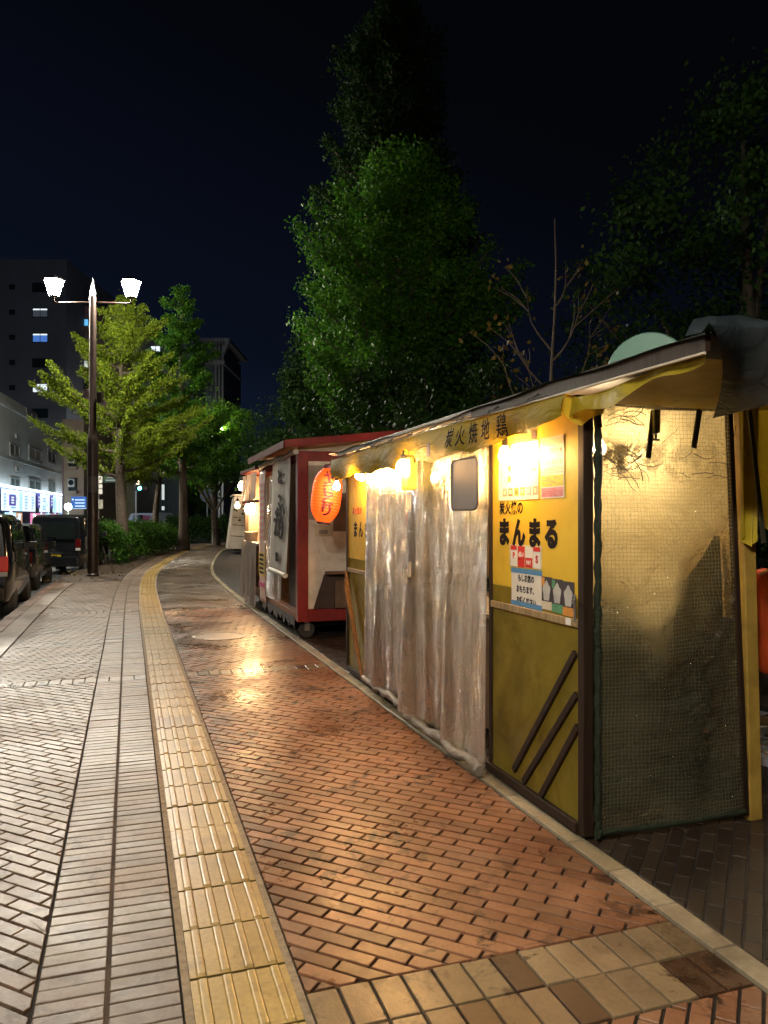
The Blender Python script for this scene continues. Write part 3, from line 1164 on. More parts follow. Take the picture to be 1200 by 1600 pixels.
MB().tube([(-.128, Y_N, zr0 - .060), (-.128, 0, zr0 - .058), (-.128, .95, zr0 - .052)], .006, 6).build('edge_wire', pbr('pale_wire', (.45, .38, .28), .5), ys)


def rooftarp(u, v):
    y = Y_N - .02 + (Y_F - Y_N) * u
    x = -.14 + (XR + .16) * v
    z = roofz(x) + .020 + .012 * math.sin(9 * u + 5 * v) * math.sin(3.1 * v + 1) + .006 * math.sin(40 * u + 6 * v)
    if v < .04:
        z -= .022
    return (x, y, z)


sheet('roof_tarp', M_TARPGR, 120, 26, rooftarp, ys)

# soffit of the overhanging near end
def soffit(u, v):
    y = Y_N + .07 + (-.075 - Y_N) * u
    x = -.095 + (1.15) * v
    z = 1.995 + .055 * v * 0 - .02 * math.sin(math.pi * u) + .018 * math.sin(5 * v + 3 * u) * math.sin(math.pi * u) - .030 * u
    return (x, y, z)


sheet('soffit_tarp', M_TARPY, 40, 40, soffit, ys)


def soffit_edge(u, v):                                   # the skirt that joins soffit and fascia
    y = Y_N + .03 + (-.04 - Y_N) * u
    return (-.098 + .006 * math.sin(20 * u), y, 2.0 - .030 * u + .012 * math.sin(7 * u) - v * (.03 + .05 * u + .012 * math.sin(13 * u)))


sheet('soffit_skirt', M_TARPY, 50, 6, soffit_edge, ys)


# valance along the front
def valance(u, v):
    y = -.03 + (LEN + .16) * u
    drop = float(np.interp(u, [0, .1, .3, .5, 1], [.105, .15, .185, .20, .185])) + .010 * math.sin(38 * u) + .006 * math.sin(83 * u + 1)
    drop += .05 * max(0, 1 - abs(u - .86) / .12) * 0
    z = 2.010 - .006 * math.sin(9 * u) - drop * v
    x = -.118 - .016 * math.sin(v * 2.6) - .014 * math.sin(21 * u + 2 * v) * v - .01 * math.sin(47 * u) * v
    return (x, y, z)


va = sheet('valance', M_VALANCE, 220, 12, valance, ys)
vz = 1.955
for ch, px in zip('炭火焼地鶏', (704, 719, 737, 757, 782)):
    c = fr(px, 690 - (px - 704) * .31, -.137)
    lo_ = lettering(ch, .125, basis((0, c.y, 1.915), RT, UP), M_INK, va, .0004, .001, sx=.9)
    for v in lo_.data.vertices:                        # lay the letters on the cloth
        u_ = (v.co.y + .03) / (LEN + .16)
        d_ = 2.010 - valance(u_, 1.0)[2]
        v.co.x = valance(u_, (2.010 - v.co.z) / d_)[0] - .004 + v.co.x
m = MB()
for k in range(9):
    y = .2 + k * .42
    m.tube([(-.125, y, 2.03), (-.137, y + .02, 2.015), (-.14, y + .06, 2.02), (-.137, y + .09, 2.005)], .004, 5)
m.tube([(-.137, .1 + k * .1, 2.008 + .004 * math.sin(k * 1.7)) for k in range(38)], .0035, 5)
m.build('valance_cord', M_BLACK, va)
m = MB()
c = fr(671, 703, -.137)
m.prism([(c.x - .006, c.y + .035, c.z - .035), (c.x - .006, c.y + .02, c.z + .04), (c.x - .006, c.y - .012, c.z + .045), (c.x - .006, c.y - .03, c.z), (c.x - .006, c.y - .01, c.z - .05)], (-.002, 0, 0))
m.build('patch', pbr('grey_patch', (.10, .085, .08), .5), va)
# folded flap at the near end of the valance
sheet('valance_flap', M_TARPY, 14, 10, lambda u, v: (-.122 + .15 * u, -.03 - .10 * u + .04 * v, 2.0 - .035 * u - v * (.135 - .02 * u) * (1 - .45 * abs(2 * u - 1)) - .01 * math.sin(6 * u)), ys)
# far end flap
sheet('valance_flap', M_VALANCE, 14, 10, lambda u, v: (-.118 + .30 * u, LEN + .13 + .02 * math.sin(7 * u), 2.005 - v * (.15 + .06 * math.sin(3 * u)) * (1 - .3 * u)), ys)


# blue-grey tarp hung over the near corner of the roof
def corner_tarp(u, v):
    x = -.165 + 1.27 * u
    fold = .025 * math.sin(9 * u + 2 * v) + .016 * math.sin(23 * u - 3 * v) + .008 * math.sin(51 * u + 4 * v)
    top = roofz(x) + .045
    if v < .25:
        k = v / .25
        return (x, Y_N + .05 - k * .09 + fold * .3, top + .012 + fold * .4 - .01 * k - (.05 * (1 - u / .03) if u < .03 else 0))
    k = (v - .25) / .75
    zb = 1.865 + .012 * math.sin(5 * u)
    pull = max(0.0, 1 - u / .30)
    z = top - .02 + (zb - top) * k
    y = Y_N - .07 - .02 * k + fold * (1.0 - .3 * k) + .48 * pull * k ** 1.4
    x += .42 * pull * k
    return (x, y, z)


sheet('corner_tarp', M_TARPG, 60, 40, corner_tarp, ys)
# hanging side tarps beyond the end post
def side_tarp(x0, x1, zt_, zb_, y_, seed, vtip):
    r = random.Random(seed)
    p1, p2 = r.uniform(0, 6), r.uniform(0, 6)
    def fn(u, v):
        tip = 1 - vtip * abs(2 * u - 1)
        return (x0 + (x1 - x0) * u + .05 * v * (.5 - u), y_ + .03 * math.sin(8 * u + p1) + .012 * math.sin(21 * u + p2 + 2 * v), zt_ + (zb_ - zt_) * v * tip)
    return fn


sheet('side_tarp', M_TARPY, 30, 24, side_tarp(.785, .90, 1.99, 1.315, -.07, 2, .10), ys)
sheet('side_tarp', M_TARPY, 30, 24, side_tarp(.90, 1.25, 2.02, 1.30, -.09, 4, .16), ys)
MB().bar((.80, -.115, 1.95), (.885, -.115, 1.335), .022, .008, up=(0, 1, 0)).build('side_strap', pbr('dark_strap', (.035, .032, .014), .7), ys)

# ---- inside
M_INNER = pbr('smoky_inner_wall', (.30, .20, .08), .6, var=.3, nscale=3, dirt=.5)
MB().box(.93, .95, .02, LEN, .95, 2.0).build('back_curtain', tarp('smoked_tarp', (.36, .26, .10), .5, .3), ys)
MB().box(.30, .86, .35, LEN - .15, .06, .80).build('counter', pbr('counter_wood', (.20, .13, .07), .5, var=.3), ys, bevel=.01)
MB().box(.24, .90, .30, LEN - .12, .805, .84).build('counter_top', pbr('worn_worktop', (.30, .24, .18), .3, var=.3), ys, bevel=.006)
MB().box(.06, .92, LEN - .008, LEN + .004, .05, 1.98).build('far_wall', M_INNER, ys)
MB().box(.5, .9, .9, 3.2, 1.52, 1.545).build('shelf', M_BROWNWOOD, ys)
# cream lining hung inside the end sheet: its lower edge sags in a curve
lin = [(0, .98), (.10, .95), (.20, .90), (.30, .80), (.38, .66), (.44, .58), (.50, .60), (.54, .70), (.57, .88), (.61, 1.02), (.68, 1.16), (.75, 1.24), (.86, 1.30)]
def lining(u, v):
    x = .045 + .80 * u
    zb_ = np.interp(x, [q[0] for q in lin], [q[1] for q in lin])
    z = zb_ + (1.97 - zb_) * v
    return (x, .075 + .014 * math.sin(9 * u + 3 * v) + .02 * math.sin(3 * u), z)


sheet('lining', M_LINING, 44, 40, lining, ys)
sheet('shade_backing', tarp('dark_green_sheet', (.018, .030, .018), .4, .2), 20, 20, lambda u, v: (.05 + .87 * u, .20 + .02 * math.sin(9 * u + 4 * v), .05 + (.95 + .36 * max(0, min(1, (u - .45) / .5)) ** 1.5) * v), ys)  # added dark sheet standing in for the unlit interior

bulb('light_bulb', 'bare bulb hanging inside the stall behind the end sheet', YF.M @ Vector((.30, .34, 1.80)), .033, M_BULB_IN, group=None)
bulb('light_bulb', 'added unseen bulb lighting the seats beyond the yellow end post', YF.M @ Vector((2.15, .55, 1.98)), .033, M_BULB_IN, group=None)  # placed out of view to brighten the side tarps and the guest
bulb('light_bulb', 'bare bulb hanging inside the stall behind the near plastic curtain with the grey board', YF.M @ Vector((.42, 1.55, 1.78)), .033, M_BULB_IN, group=None)
bulb('light_bulb', 'bare bulb hanging inside the stall behind the far plastic curtain next to the lantern', YF.M @ Vector((.42, 2.85, 1.78)), .033, M_BULB_IN, group=None)
c = fr(789, 712, -.075)
bulb('light_bulb', 'glaring bulb under the valance over the big menu poster', YF.M @ c, .034, group=None)
c = fr(561, 742, -.07)
bulb('light_bulb', 'bulb under the far end of the valance beside the orange lantern', YF.M @ c, .034, M_BULB, group=None)
bulb('light_bulb', 'strong bulb hanging right against the orange paper lantern', P(526, 760, 7.72), .036, glow('hot_bulb_strong', (1.0, .56, .24), 560), group=None)
c = fr(574, 745, -.05)
bulb('light_bulb', 'bulb at the top of the far curtain beside another bulb', YF.M @ Vector((-.085, 3.25, c.z)), .028, M_BULB_S, group=None)

# lit yellow box sign with a white tag
c = fr(646, 738, -.09)
sg = thing('box_sign', 'small glowing yellow box sign with a white tag hanging over the plastic curtains', 'sign', YF.M @ Vector((-.12, c.y, c.z - .10)), YF.ang)
MB().box(-.028, .028, -.095, .095, -.02, .20).build('lamp_box', lit_sign('yellow_lit_acrylic', (1.0, .58, .06), 1.1, (.7, .5, .05)), sg, bevel=.016)
MB().box(-.034, -.0285, -.070, .070, .0, .055).build('print', lit_sign('lime_print', (.65, .62, .05), 1.2, (.5, .5, .04)), sg)
MB().box(-.008, .004, -.032, .032, -.16, -.035).build('white_tag', pbr('white_tag', (.74, .64, .52), .5), sg, bevel=.004)
MB().tube([(0, 0, .2), (0, .01, .28)], .004, 6).build('hanger', M_BLACK, sg)
b_ = thing('light_bulb', 'brightest bulb right above the glowing yellow box sign', 'light bulb', YF.M @ Vector((-.165, c.y, c.z + .035)), 0)
MB().lathe([(0, -.05), (.03, -.045), (.045, -.02), (.046, .01), (.03, .04), (.018, .05)], 12).build('glass', M_BULB, b_, 60)
MB().lathe([(.018, .045), (.02, .05), (.02, .08), (.006, .085), (.005, .12)], 10).build('socket', M_SOCKET, b_, 40)

# grey rounded board hung on the curtain
c0, c1 = fr(708, 757, -.12), fr(748, 757, -.12)
zc = (c0.z + c1.z) / 2
bd = thing('hanging_board', 'blank grey rounded board hanging on the plastic curtain', 'board', YF.M @ Vector((-.125, (c0.y + c1.y) / 2, zc)), YF.ang)
w = (c0.y - c1.y)
hh = fr(730, 720, -.12).z - fr(730, 797, -.12).z
def rrect(w, h, r, x, n=6):
    out = []
    for (sx, sz, a0) in ((1, 1, 0), (-1, 1, 90), (-1, -1, 180), (1, -1, 270)):
        for k in range(n + 1):
            a = R(a0 + 90 * k / n)
            out.append((x, sx * (w / 2 - r) + r * math.cos(a), sz * (h / 2 - r) + r * math.sin(a)))
    return out
MB().prism(rrect(w, hh, .04, .006), (-.012, 0, 0)).build('panel', M_GREYBOARD, bd, 30)
m = MB()
q = rrect(w + .012, hh + .012, .044, -.004)
m.tube(q + [q[0]], .0055, 6)
m.build('rim', M_BLACK, bd, 60)
MB().tube([(0, .08, hh / 2), (.02, .0, hh / 2 + .10), (0, -.08, hh / 2)], .003, 5).build('string', M_BLACK, bd)

# mint drum lying on the roof behind
tvv = P(1010, 573, 5.2)
rad = .275
dr = thing('plastic_drum', 'mint green drum with a dark green wrap lying on the stall roof', 'drum', (tvv.x, tvv.y, 2.165), R(60))
AX = Matrix.Translation((0, 0, rad)) @ Matrix.Rotation(R(90), 4, 'Y')
MB().lathe([(0, 0), (rad - .012, 0), (rad - .003, .012), (rad - .003, .7), (rad - .02, .72), (0, .72)], 48, M=AX).build('shell', pbr('mint_plastic', (.20, .40, .31), .4, var=.08), dr, 40)
MB().lathe([(rad - .002, .014), (rad, .02), (rad, .69), (rad - .002, .695)], 48, M=AX).build('wrap', pbr('green_wrap', (.012, .13, .08), .4), dr, 40)

# ================================================================== the red-framed cart behind
M_RED = pbr('dark_red_paint', (.22, .018, .020), .38, var=.2, nscale=8, dirt=.5)
M_REDROOF = pbr('maroon_roof_trim', (.12, .020, .016), .75, spec=.15, var=.3, nscale=8, dirt=.5)
M_PANEL = pbr('galvanised_panel', (.74, .67, .57), .30, .10, var=.2, nscale=3, dirt=.45, rvar=.12)
M_BANNER = tarp('white_banner_cloth', (.80, .77, .71), .5, .3, (4, 4, 3), .35, .3)
M_GREYCL = plastic_sheet('grey_vinyl_sheet', (.40, .36, .34), (.30, .27, .25), .05, .82, .9, .3, (16, 2, 16), .6, .35)
RC = Frame(-1.03, 9.16, math.atan2(.3104, .9506))
rc = thing('food_cart', 'wheeled food cart with a dark red frame and white lettered banners', 'food stall', RC.loc, RC.ang)
ZB, ZE, D2, L2 = .21, 2.26, 2.0, 2.75


def r0(px, py, x=0.0): return RC.hit(px, py, 0, x)
def r1(px, py, y=0.0): return RC.hit(px, py, 1, y)


for y in (0, L2 - .12):
    MB().box(0, .13, y, y + .12, ZB, ZE).build('frame_post', M_RED, rc, bevel=.006)
MB().box(D2 - .12, D2, 0, .12, ZB, ZE + .25).build('frame_post', M_RED, rc, bevel=.006)
MB().box(.131, D2 - .121, .004, .11, ZB, ZB + .15).build('lower_beam', M_RED, rc, bevel=.006)
MB().box(.131, D2 - .121, .004, .11, ZE - .12, ZE).build('upper_beam', M_RED, rc, bevel=.006)
MB().box(.006, .12, .121, L2 - .121, ZB, ZB + .10).build('sill_board', wood_mat('scuffed_sill', (.30, .13, .07), .6), rc, bevel=.004)
MB().box(.006, .12, .121, L2 - .121, ZE - .10, ZE).build('front_beam', M_REDROOF, rc, bevel=.006)
MB().box(.131, D2 - .121, .03, .045, ZB + .151, ZE - .121).build('end_panel', M_PANEL, rc)
MB().box(.15, D2, L2 - .03, L2, ZB, ZE).box(D2 - .03, D2, .13, L2 - .03, ZB, ZE).box(.15, D2 - .03, .12, L2 - .03, ZB, ZB + .03).build('back_wall', pbr('inner_boards', (.20, .14, .09), .6, var=.3), rc)
# gable between eave and sloping roof
MB().prism([(.02, .05, ZE + .001), (D2, .05, ZE + .001), (D2, .05, ZE + .24), (.02, .05, ZE + .06)], (0, .02, 0)).build('gable_cloth', tarp('pale_gable', (.70, .60, .46), .5, .3), rc)
def sl(x): return ZE + .075 + .115 * (x + .1)
RFv = []
for y in (-.10, L2 + .1):
    RFv += [(-.16, y, sl(-.16)), (D2 + .1, y, sl(D2 + .1)), (D2 + .1, y, sl(D2 + .1) + .03), (-.16, y, sl(-.16) + .03)]
MB().add(RFv, [(0, 1, 2, 3), (7, 6, 5, 4), (0, 4, 5, 1), (1, 5, 6, 2), (2, 6, 7, 3), (3, 7, 4, 0)]).build('roof', pbr('roof_sheet', (.12, .05, .04), .5, var=.3), rc)
MB().prism([(-.17, -.115, sl(-.17) - .045), (D2 + .1, -.115, sl(D2 + .1) - .045), (D2 + .1, -.115, sl(D2 + .1) + .045), (-.17, -.115, sl(-.17) + .045)], (0, .018, 0)).build('roof_trim', M_RED, rc)
MB().box(-.19, -.165, -.11, L2 + .1, sl(-.17) - .05, sl(-.17) + .04).build('roof_trim', M_REDROOF, rc, bevel=.004)
MB().tube([(-.03, -.06 + .3 * k, ZE - .02 + .012 * math.sin(k * 2)) for k in range(10)], .035, 8).build('rolled_awning', M_BANNER, rc, 60)
# casters
for (x, y) in ((.14, .14), (.14, L2 - .4), (D2 - .3, .2)):
    w = MB().lathe([(.02, -.02), (.09, -.022), (.10, -.012), (.10, .012), (.09, .022), (.02, .02)], 20, (x, y, .10), M=Matrix.Rotation(R(90), 4, 'X')).build('caster', M_BLACK, rc, 40)
    MB().box(x - .03, x + .03, y - .035, y - .028, .09, ZB).box(x - .03, x + .03, y + .028, y + .035, .09, ZB).tube([(x, y - .04, .10), (x, y + .04, .10)], .012, 8).build('fork', M_STEEL, w)
MB().box(.2, 1.8, .25, .3, .12, .20).box(.2, 1.8, L2 - .5, L2 - .45, .12, .20).build('axle_beam', M_DARKWOOD, rc)
# leaning boards and a ledge at the end panel
c = r1(506, 895, -.02)
MB().prism([(r1(490, 952, -.01).x, -.008, ZB + .155), (r1(507, 897, -.01).x, -.008, r1(507, 897, -.01).z), (1.45, -.008, r1(507, 897).z + .0), (1.45, -.008, ZB + .155)], (0, .012, 0)).build('lean_board', pbr('dark_board', (.055, .03, .02), .6, var=.3), rc)
MB().box(r1(507, 897).x, 1.5, -.16, -.012, c.z - .01, c.z + .018).build('ledge', wood_mat('ledge_wood', (.22, .12, .07), .5), rc, bevel=.004)
MB().box(r1(522, 920).x, 1.45, -.05, -.02, ZB + .16, c.z - .10).build('lean_board', pbr('brown_board', (.12, .07, .04), .6, var=.3), rc)
# papers on the end panel
M_CARD = pbr('old_cardboard', (.30, .25, .19), .6, var=.3)
for (x0, y0_, x1, y1_, mat, th) in ((482, 727, 528, 812, M_CARD, .004), (492, 818, 520, 838, pbr('yellowed_paper', (.55, .46, .30), .6), .003), (521, 770, 552, 830, pbr('grey_brown_card', (.26, .21, .18), .6), .005), (498, 828, 512, 834, M_CARD, .0045)):
    a, b = r1(x0, y0_, .03), r1(x1, y1_, .03)
    MB().box(a.x, b.x, .030 - th, .0295, b.z, a.z).build('pinned_paper', mat, rc)

# front of the cart: white banner, narrow banner, glossy curtain behind
a, b = r0(429, 700), r0(455, 705)
ya, yb = r0(427, 800, -.03).y, r0(453, 800, -.03).y
zt_, zb_ = r0(442, 716, -.03).z, r0(442, 893, -.03).z
bn = sheet('white_banner', M_BANNER, 20, 40, lambda u, v: (-.035 - .012 * math.sin(5 * u + 2 * v) - .03 * v * v, ya + (yb - ya) * u + .02 * v, zt_ + (zb_ - zt_) * v), rc, .004)
bn['label'] = 'tall white banner with black hand-brushed letters'
MB().tube([(-.08, ya + .0, zb_ - .01), (-.085, yb + .01, zb_ - .02)], .032, 10).build('roller', M_BANNER, bn, 60)
yc = (ya + yb) / 2
for ch, f_, dy_, sz in (('と', .17, -.05, .20), ('ふ', .43, -.06, .34), ('か', .60, .02, .36), ('り', .66, -.16, .20), ('ま', .88, .06, .13)):
    lettering(ch, sz, basis((-.056 - .03 * f_ * f_, yc + dy_, zt_ + (zb_ - zt_) * f_), RT, UP), M_INK, bn, .002, .010, sx=2.1)
ya2, yb2 = r0(407, 800, -.02).y, r0(416, 800, -.02).y
zt2, zb2 = r0(411, 736, -.02).z, r0(411, 940, -.02).z
nb_ = sheet('narrow_banner', pbr('banner_pinkish', (.62, .46, .38), .5), 8, 30, lambda u, v: (-.03 - .01 * math.sin(4 * v), ya2 + (yb2 - ya2) * u, zt2 + (zb2 - zt2) * v), rc, .003)
m = MB()
hgt = zt2 - zb2
m.box(-.046, -.043, yb2 + .0, ya2, zb2 + hgt * .20, zb2 + hgt * .38, 0)
m.box(-.046, -.043, yb2, ya2, zb2 + hgt * .115, zb2 + hgt * .15, 1)
for k in range(9):
    m.box(-.047, -.0435, yb2 + .06, ya2 - .06, zb2 + hgt * (.48 + .05 * k), zb2 + hgt * (.505 + .05 * k), 2)
for k in range(5):
    m.box(-.0475, -.0462, yb2 + .07, ya2 - .07, zb2 + hgt * (.215 + .033 * k), zb2 + hgt * (.235 + .033 * k), 3)
m.build('print', [pbr('banner_yellow', (.62, .42, .05), .5), pbr('banner_magenta', (.55, .05, .22), .5), pbr('banner_rose', (.60, .25, .22), .5), M_INK], nb_)
ya3, yb3 = r0(417, 800).y, r0(436, 800).y
sheet('curtain', M_CURTAIN, 60, 40, curtain_fn(ya3 + .1, yb3 - .1, 2.06, .34, .03, 21, .030), rc)
sheet('curtain', M_CURTAIN, 30, 40, curtain_fn(ya3 + .75, ya3 + .05, 2.06, .34, .05, 22, .025), rc)
MB().box(.10, .125, .135, 1.05, ZB + .1, ZE - .1).build('shade_panel', M_DARKWOOD, rc)  # added dark panel standing in for the shade of the open front
def ragged(y0, y1, ztop, zlo, zhi, x, seed, n=34):
    r_ = random.Random(seed)
    m = MB()
    vs = []
    for k in range(n + 1):
        y = y0 + (y1 - y0) * k / n
        vs += [(x, y, ztop), (x - .012 * r_.random(), y + r_.uniform(-.02, .02), r_.uniform(zlo, zhi))]
    return m.add(vs, [(2 * k, 2 * k + 1, 2 * k + 3, 2 * k + 2) for k in range(n)])


ragged(.15, L2 - .05, .25, .08, .22, -.005, 9).build('torn_skirt', M_BLACK, rc)
bulb('light_bulb', 'bulb glowing inside the red-framed cart behind its front banners', RC.M @ Vector((.7, 1.5, 2.0)), .028, M_BULB_S, group=None)

# orange paper lantern
lt = thing('paper_lantern', 'glowing orange paper lantern with dark brushed letters tilted at the cart end', 'lantern', P(505, 817, 8.05), 0)
lt.rotation_euler = (0, R(7), R(4))
prof = [(.062, 0)]
n = 34
for k in range(n + 1):
    a = k / n
    r_ = .155 * (1 - abs(2 * a - 1) ** 3.4 * .52)
    prof.append((r_ + (.0035 if k % 2 else 0), .02 + .54 * a))
prof += [(.062, .58)]
t = NT('lit_orange_paper')
b_ = t.n('BsdfPrincipled', Roughness=.6)
b_.inputs['Base Color'].default_value = (.55, .045, .008, 1)
t.set(b_.inputs['Emission Color'], t.mix(t.ramp(t.noise(5, 3), .3, .7), (1.0, .075, .005), (1.0, .125, .012)))
b_.inputs['Emission Strength'].default_value = 1.25
M_LANT = t.surf(b_.outputs[0])
MB().lathe(prof, 40).build('paper_shade', M_LANT, lt, 20)
MB().lathe([(.066, -.012), (.07, 0), (.066, .022), (0, .022)], 24).build('cap', pbr('dark_violet_cap', (.04, .015, .03), .5), lt, 40)
MB().lathe([(0, .565), (.07, .567), (.07, .60), (.05, .615), (0, .615)], 24).build('cap', bpy.data.materials['dark_violet_cap'], lt, 40)
MB().tube([(0, 0, .61), (.01, 0, .70), (.05, 0, .75)], .004, 6).build('hanger', M_BLACK, lt)
M_LINK = pbr('lantern_ink', (.10, .005, .012), .6)
for k, ch in enumerate('やきとり'):
    z = .475 - k * .115
    ang = R(-84)
    me_o = lettering(ch, .145, Matrix.Identity(4), M_LINK, lt, .0016, .0055, sx=1.1)
    for v in me_o.data.vertices:                       # wrap the brush strokes round the shade
        h_ = z + v.co.y
        rr_ = float(np.interp(h_, [q[1] for q in prof], [q[0] for q in prof])) + .0035 + v.co.z
        th = ang + v.co.x / .155
        v.co = (rr_ * math.cos(th), rr_ * math.sin(th), h_)

# ================================================================== grey-curtained cart just beyond
y0_ = 2.98
gc = thing('food_cart', 'small cart behind the red one with grey vinyl curtains under short white blinds', 'food stall', RC.M @ Vector((0, y0_, 0)), RC.ang)
L3 = 1.72
MB().box(.02, .08, .02, .08, .1, 2.2).build('corner_post', M_DARKWOOD, gc)
MB().box(.02, .08, L3 - .06, L3, .1, 2.2).build('corner_post', M_DARKWOOD, gc)
MB().box(.9, .93, 0, L3, .2, 2.2).box(.08, .9, L3 - .02, L3, .2, 2.2).box(.03, .9, 0, L3, .2, .24).build('back_wall', pbr('cart_inner', (.20, .14, .09), .6, var=.3), gc)
MB().box(-.06, 1.6, 0, L3 + .02, 2.22, 2.27).build('roof', M_REDROOF, gc, bevel=.01)
MB().box(-.02, .6, .05, L3 - .05, 1.02, 1.06).build('counter', pbr('counter_metal', (.5, .48, .46), .3, .5), gc, bevel=.005)
sheet('curtain', M_GREYCL, 90, 30, curtain_fn(L3 + .02, .0, 1.06, .10, -.02, 31, .03), gc)
for k in range(3):
    a = .03 + k * (L3 - .03) / 3
    sheet('blind', M_BANNER, 14, 10, lambda u, v, a=a: (-.03 - .015 * math.sin(9 * u + k) - .02 * v, a + (L3 / 3 - .06) * u, 2.18 - .42 * v), gc)
MB().box(-.03, .02, 0, L3, 1.70, 1.745).build('cross_rail', M_REDROOF, gc)
ragged(.0, L3, .16, .02, .13, -.05, 14).build('ragged_hem', M_GREYCL, gc)
bulb('light_bulb', 'fierce bulb hanging over the counter of the grey-curtained cart', RC.M @ Vector((.05, y0_ + L3 * .75, 1.62)), .09, glow('hot_bulb_far', (1.0, .60, .26), 420), group=None)
jar = thing('counter_pot', 'small pale pot standing on the grey-curtained cart counter below the bulb', 'pot', RC.M @ Vector((.04, y0_ + L3 * .62, 1.06)))
MB().lathe([(0, 0), (.09, 0), (.12, .12), (.125, .16), (.11, .165), (.10, .13), (0, .12)], 16).build('bowl', pbr('pale_pot', (.72, .55, .38), .4), jar, 40)

# ================================================================== white tent-like stall at the far bend
TY = 31.0
te = thing('tent_stall', 'closed white canvas stall standing at the far bend of the path', 'stall', P(356, 866, TY) - Vector((0, 0, P(356, 866, TY).z)), R(14))
M_CANVAS = tarp('white_canvas', (.60, .53, .44), .6, .25, (2, 2, 2), .5, .3)
sheet('canvas_front', M_CANVAS, 24, 30, lambda u, v: (.0 + .28 * v + (1.9 - .28 * v) * u, -.05 * math.sin(9 * v) * .6 - .03 * math.sin(6 * u + 3 * v), .22 + 2.15 * v), te)
sheet('canvas_side', M_CANVAS, 16, 30, lambda u, v: (.0 + .28 * v - .0 * u, 2.2 * u, .22 + 2.15 * v), te)
MB().box(.2, 2.0, -.05, 2.3, 2.37, 2.42).build('roof', M_CANVAS, te)
m = MB()
for z in (.75, 1.2, 1.5, 1.9):
    m.tube([(.30 * z / 2.4 + .02, -.07, z), (.9, -.085, z - .06), (1.85, -.07, z + .02)], .012, 5)
m.build('tie_rope', M_DARKWOOD, te)
MB().box(.3, 1.8, .1, 2.0, .10, .2).build('base_frame', M_BLACK, te)
bulb('light_bulb', 'dim bulb on the front of the white canvas stall', P(371, 790, TY - 1.2), .10, glow('warm_bulb_dim', (1, .6, .3), 25), group=None)
bulb('light_bulb', 'bulb glowing just above the white canvas stall', P(377, 760, TY - .2), .14, glow('warm_bulb_mid', (1, .66, .38), 45), group=None)

# ================================================================== the seated guest beside the yellow stall
def skin_mesh(name, verts, edges, radii, mat, parent, root=0, sub=2):
    me = bpy.data.meshes.new(name)
    me.from_pydata(verts, edges, [])
    me.materials.append(mat)
    o = bpy.data.objects.new(name, me)
    COL.objects.link(o)
    o.parent = parent
    o.modifiers.new('Skin', 'SKIN').use_smooth_shade = True
    s = o.modifiers.new('Subdivision', 'SUBSURF')
    s.levels = s.render_levels = sub
    for i, r_ in enumerate(radii):
        sv = me.skin_vertices[0].data[i]
        sv.radius = (r_, r_) if not hasattr(r_, '__len__') else r_
        sv.use_root = i == root
    return o


# local: x to the right of the sitter's facing (+y), pelvis over the stool
pv = P(1224, 900, 4.25)
per = thing('person', 'person in an orange-red jacket seated at the stall with their back turned', 'person', (pv.x, pv.y, 0), R(-68))
SK = pbr('skin', (.50, .28, .18), .5, var=.08)
JK = pbr('orange_jacket', (.62, .085, .02), .6, var=.12, nscale=9, bump=.4, bscale=14)
TR = pbr('black_trousers', (.02, .02, .024), .7, var=.2)
V = [(0, 0, .56), (0, .02, .72), (0, .04, .90), (0, .06, 1.06), (0, .09, 1.17), (0, .12, 1.26), (0, .15, 1.36), (0, .17, 1.44)]
E = [(i, i + 1) for i in range(7)]
RD = [.095, (.115, .09), (.125, .095), (.14, .10), .065, .052, .085, .075]
for s in (-1, 1):
    k = len(V)
    V += [(s * .17, .07, 1.10), (s * .24, .13, .93), (s * .22, .30, .82), (s * .15, .48, .86), (s * .14, .55, .87)]
    RD += [.062, .048, .042, .032, .03]
    E += [(3, k), (k, k + 1), (k + 1, k + 2), (k + 2, k + 3), (k + 3, k + 4)]
    for f_ in range(4):
        q = len(V)
        ox = s * (.105 + .022 * f_)
        V += [(ox, .60, .872 + .006 * f_), (ox, .640 - .006 * abs(f_ - 1.5), .862), (ox, .655 - .006 * abs(f_ - 1.5), .84)]
        RD += [.011, .0095, .008]
        E += [(k + 4, q), (q, q + 1), (q + 1, q + 2)]
    q = len(V)
    V += [(s * .10, .565, .865), (s * .085, .60, .85)]
    RD += [.012, .010]
    E += [(k + 4, q), (q, q + 1)]
    k = len(V)
    V += [(s * .10, .06, .55), (s * .14, .44, .53), (s * .14, .45, .28), (s * .14, .42, .09), (s * .15, .56, .05)]
    RD += [.075, .06, .052, .042, .038]
    E += [(0, k), (k, k + 1), (k + 1, k + 2), (k + 2, k + 3), (k + 3, k + 4)]
# nose, ears
q = len(V)
V += [(0, .262, 1.385), (-.085, .155, 1.385), (.085, .155, 1.385)]
RD += [.014, .016, .016]
E += [(6, q), (6, q + 1), (6, q + 2)]
body = skin_mesh('body', V, E, RD, SK, per)
JV = [(0, .0, .53), (0, .02, .72), (0, .04, .90), (0, .06, 1.06), (0, .085, 1.17), (0, .10, 1.21)]
JE = [(i, i + 1) for i in range(5)]
JR = [(.165, .15), (.175, .14), (.185, .14), (.19, .135), .085, .075]
for s in (-1, 1):
    k = len(JV)
    JV += [(s * .18, .07, 1.10), (s * .25, .13, .93), (s * .22, .30, .82), (s * .15, .48, .86)]
    JR += [.082, .068, .06, .045]
    JE += [(3, k), (k, k + 1), (k + 1, k + 2), (k + 2, k + 3)]
skin_mesh('jacket', JV, JE, JR, JK, per)
TV = [(0, 0, .60), (0, 0, .54)]
TE, TRr = [(0, 1)], [(.16, .15), (.165, .155)]
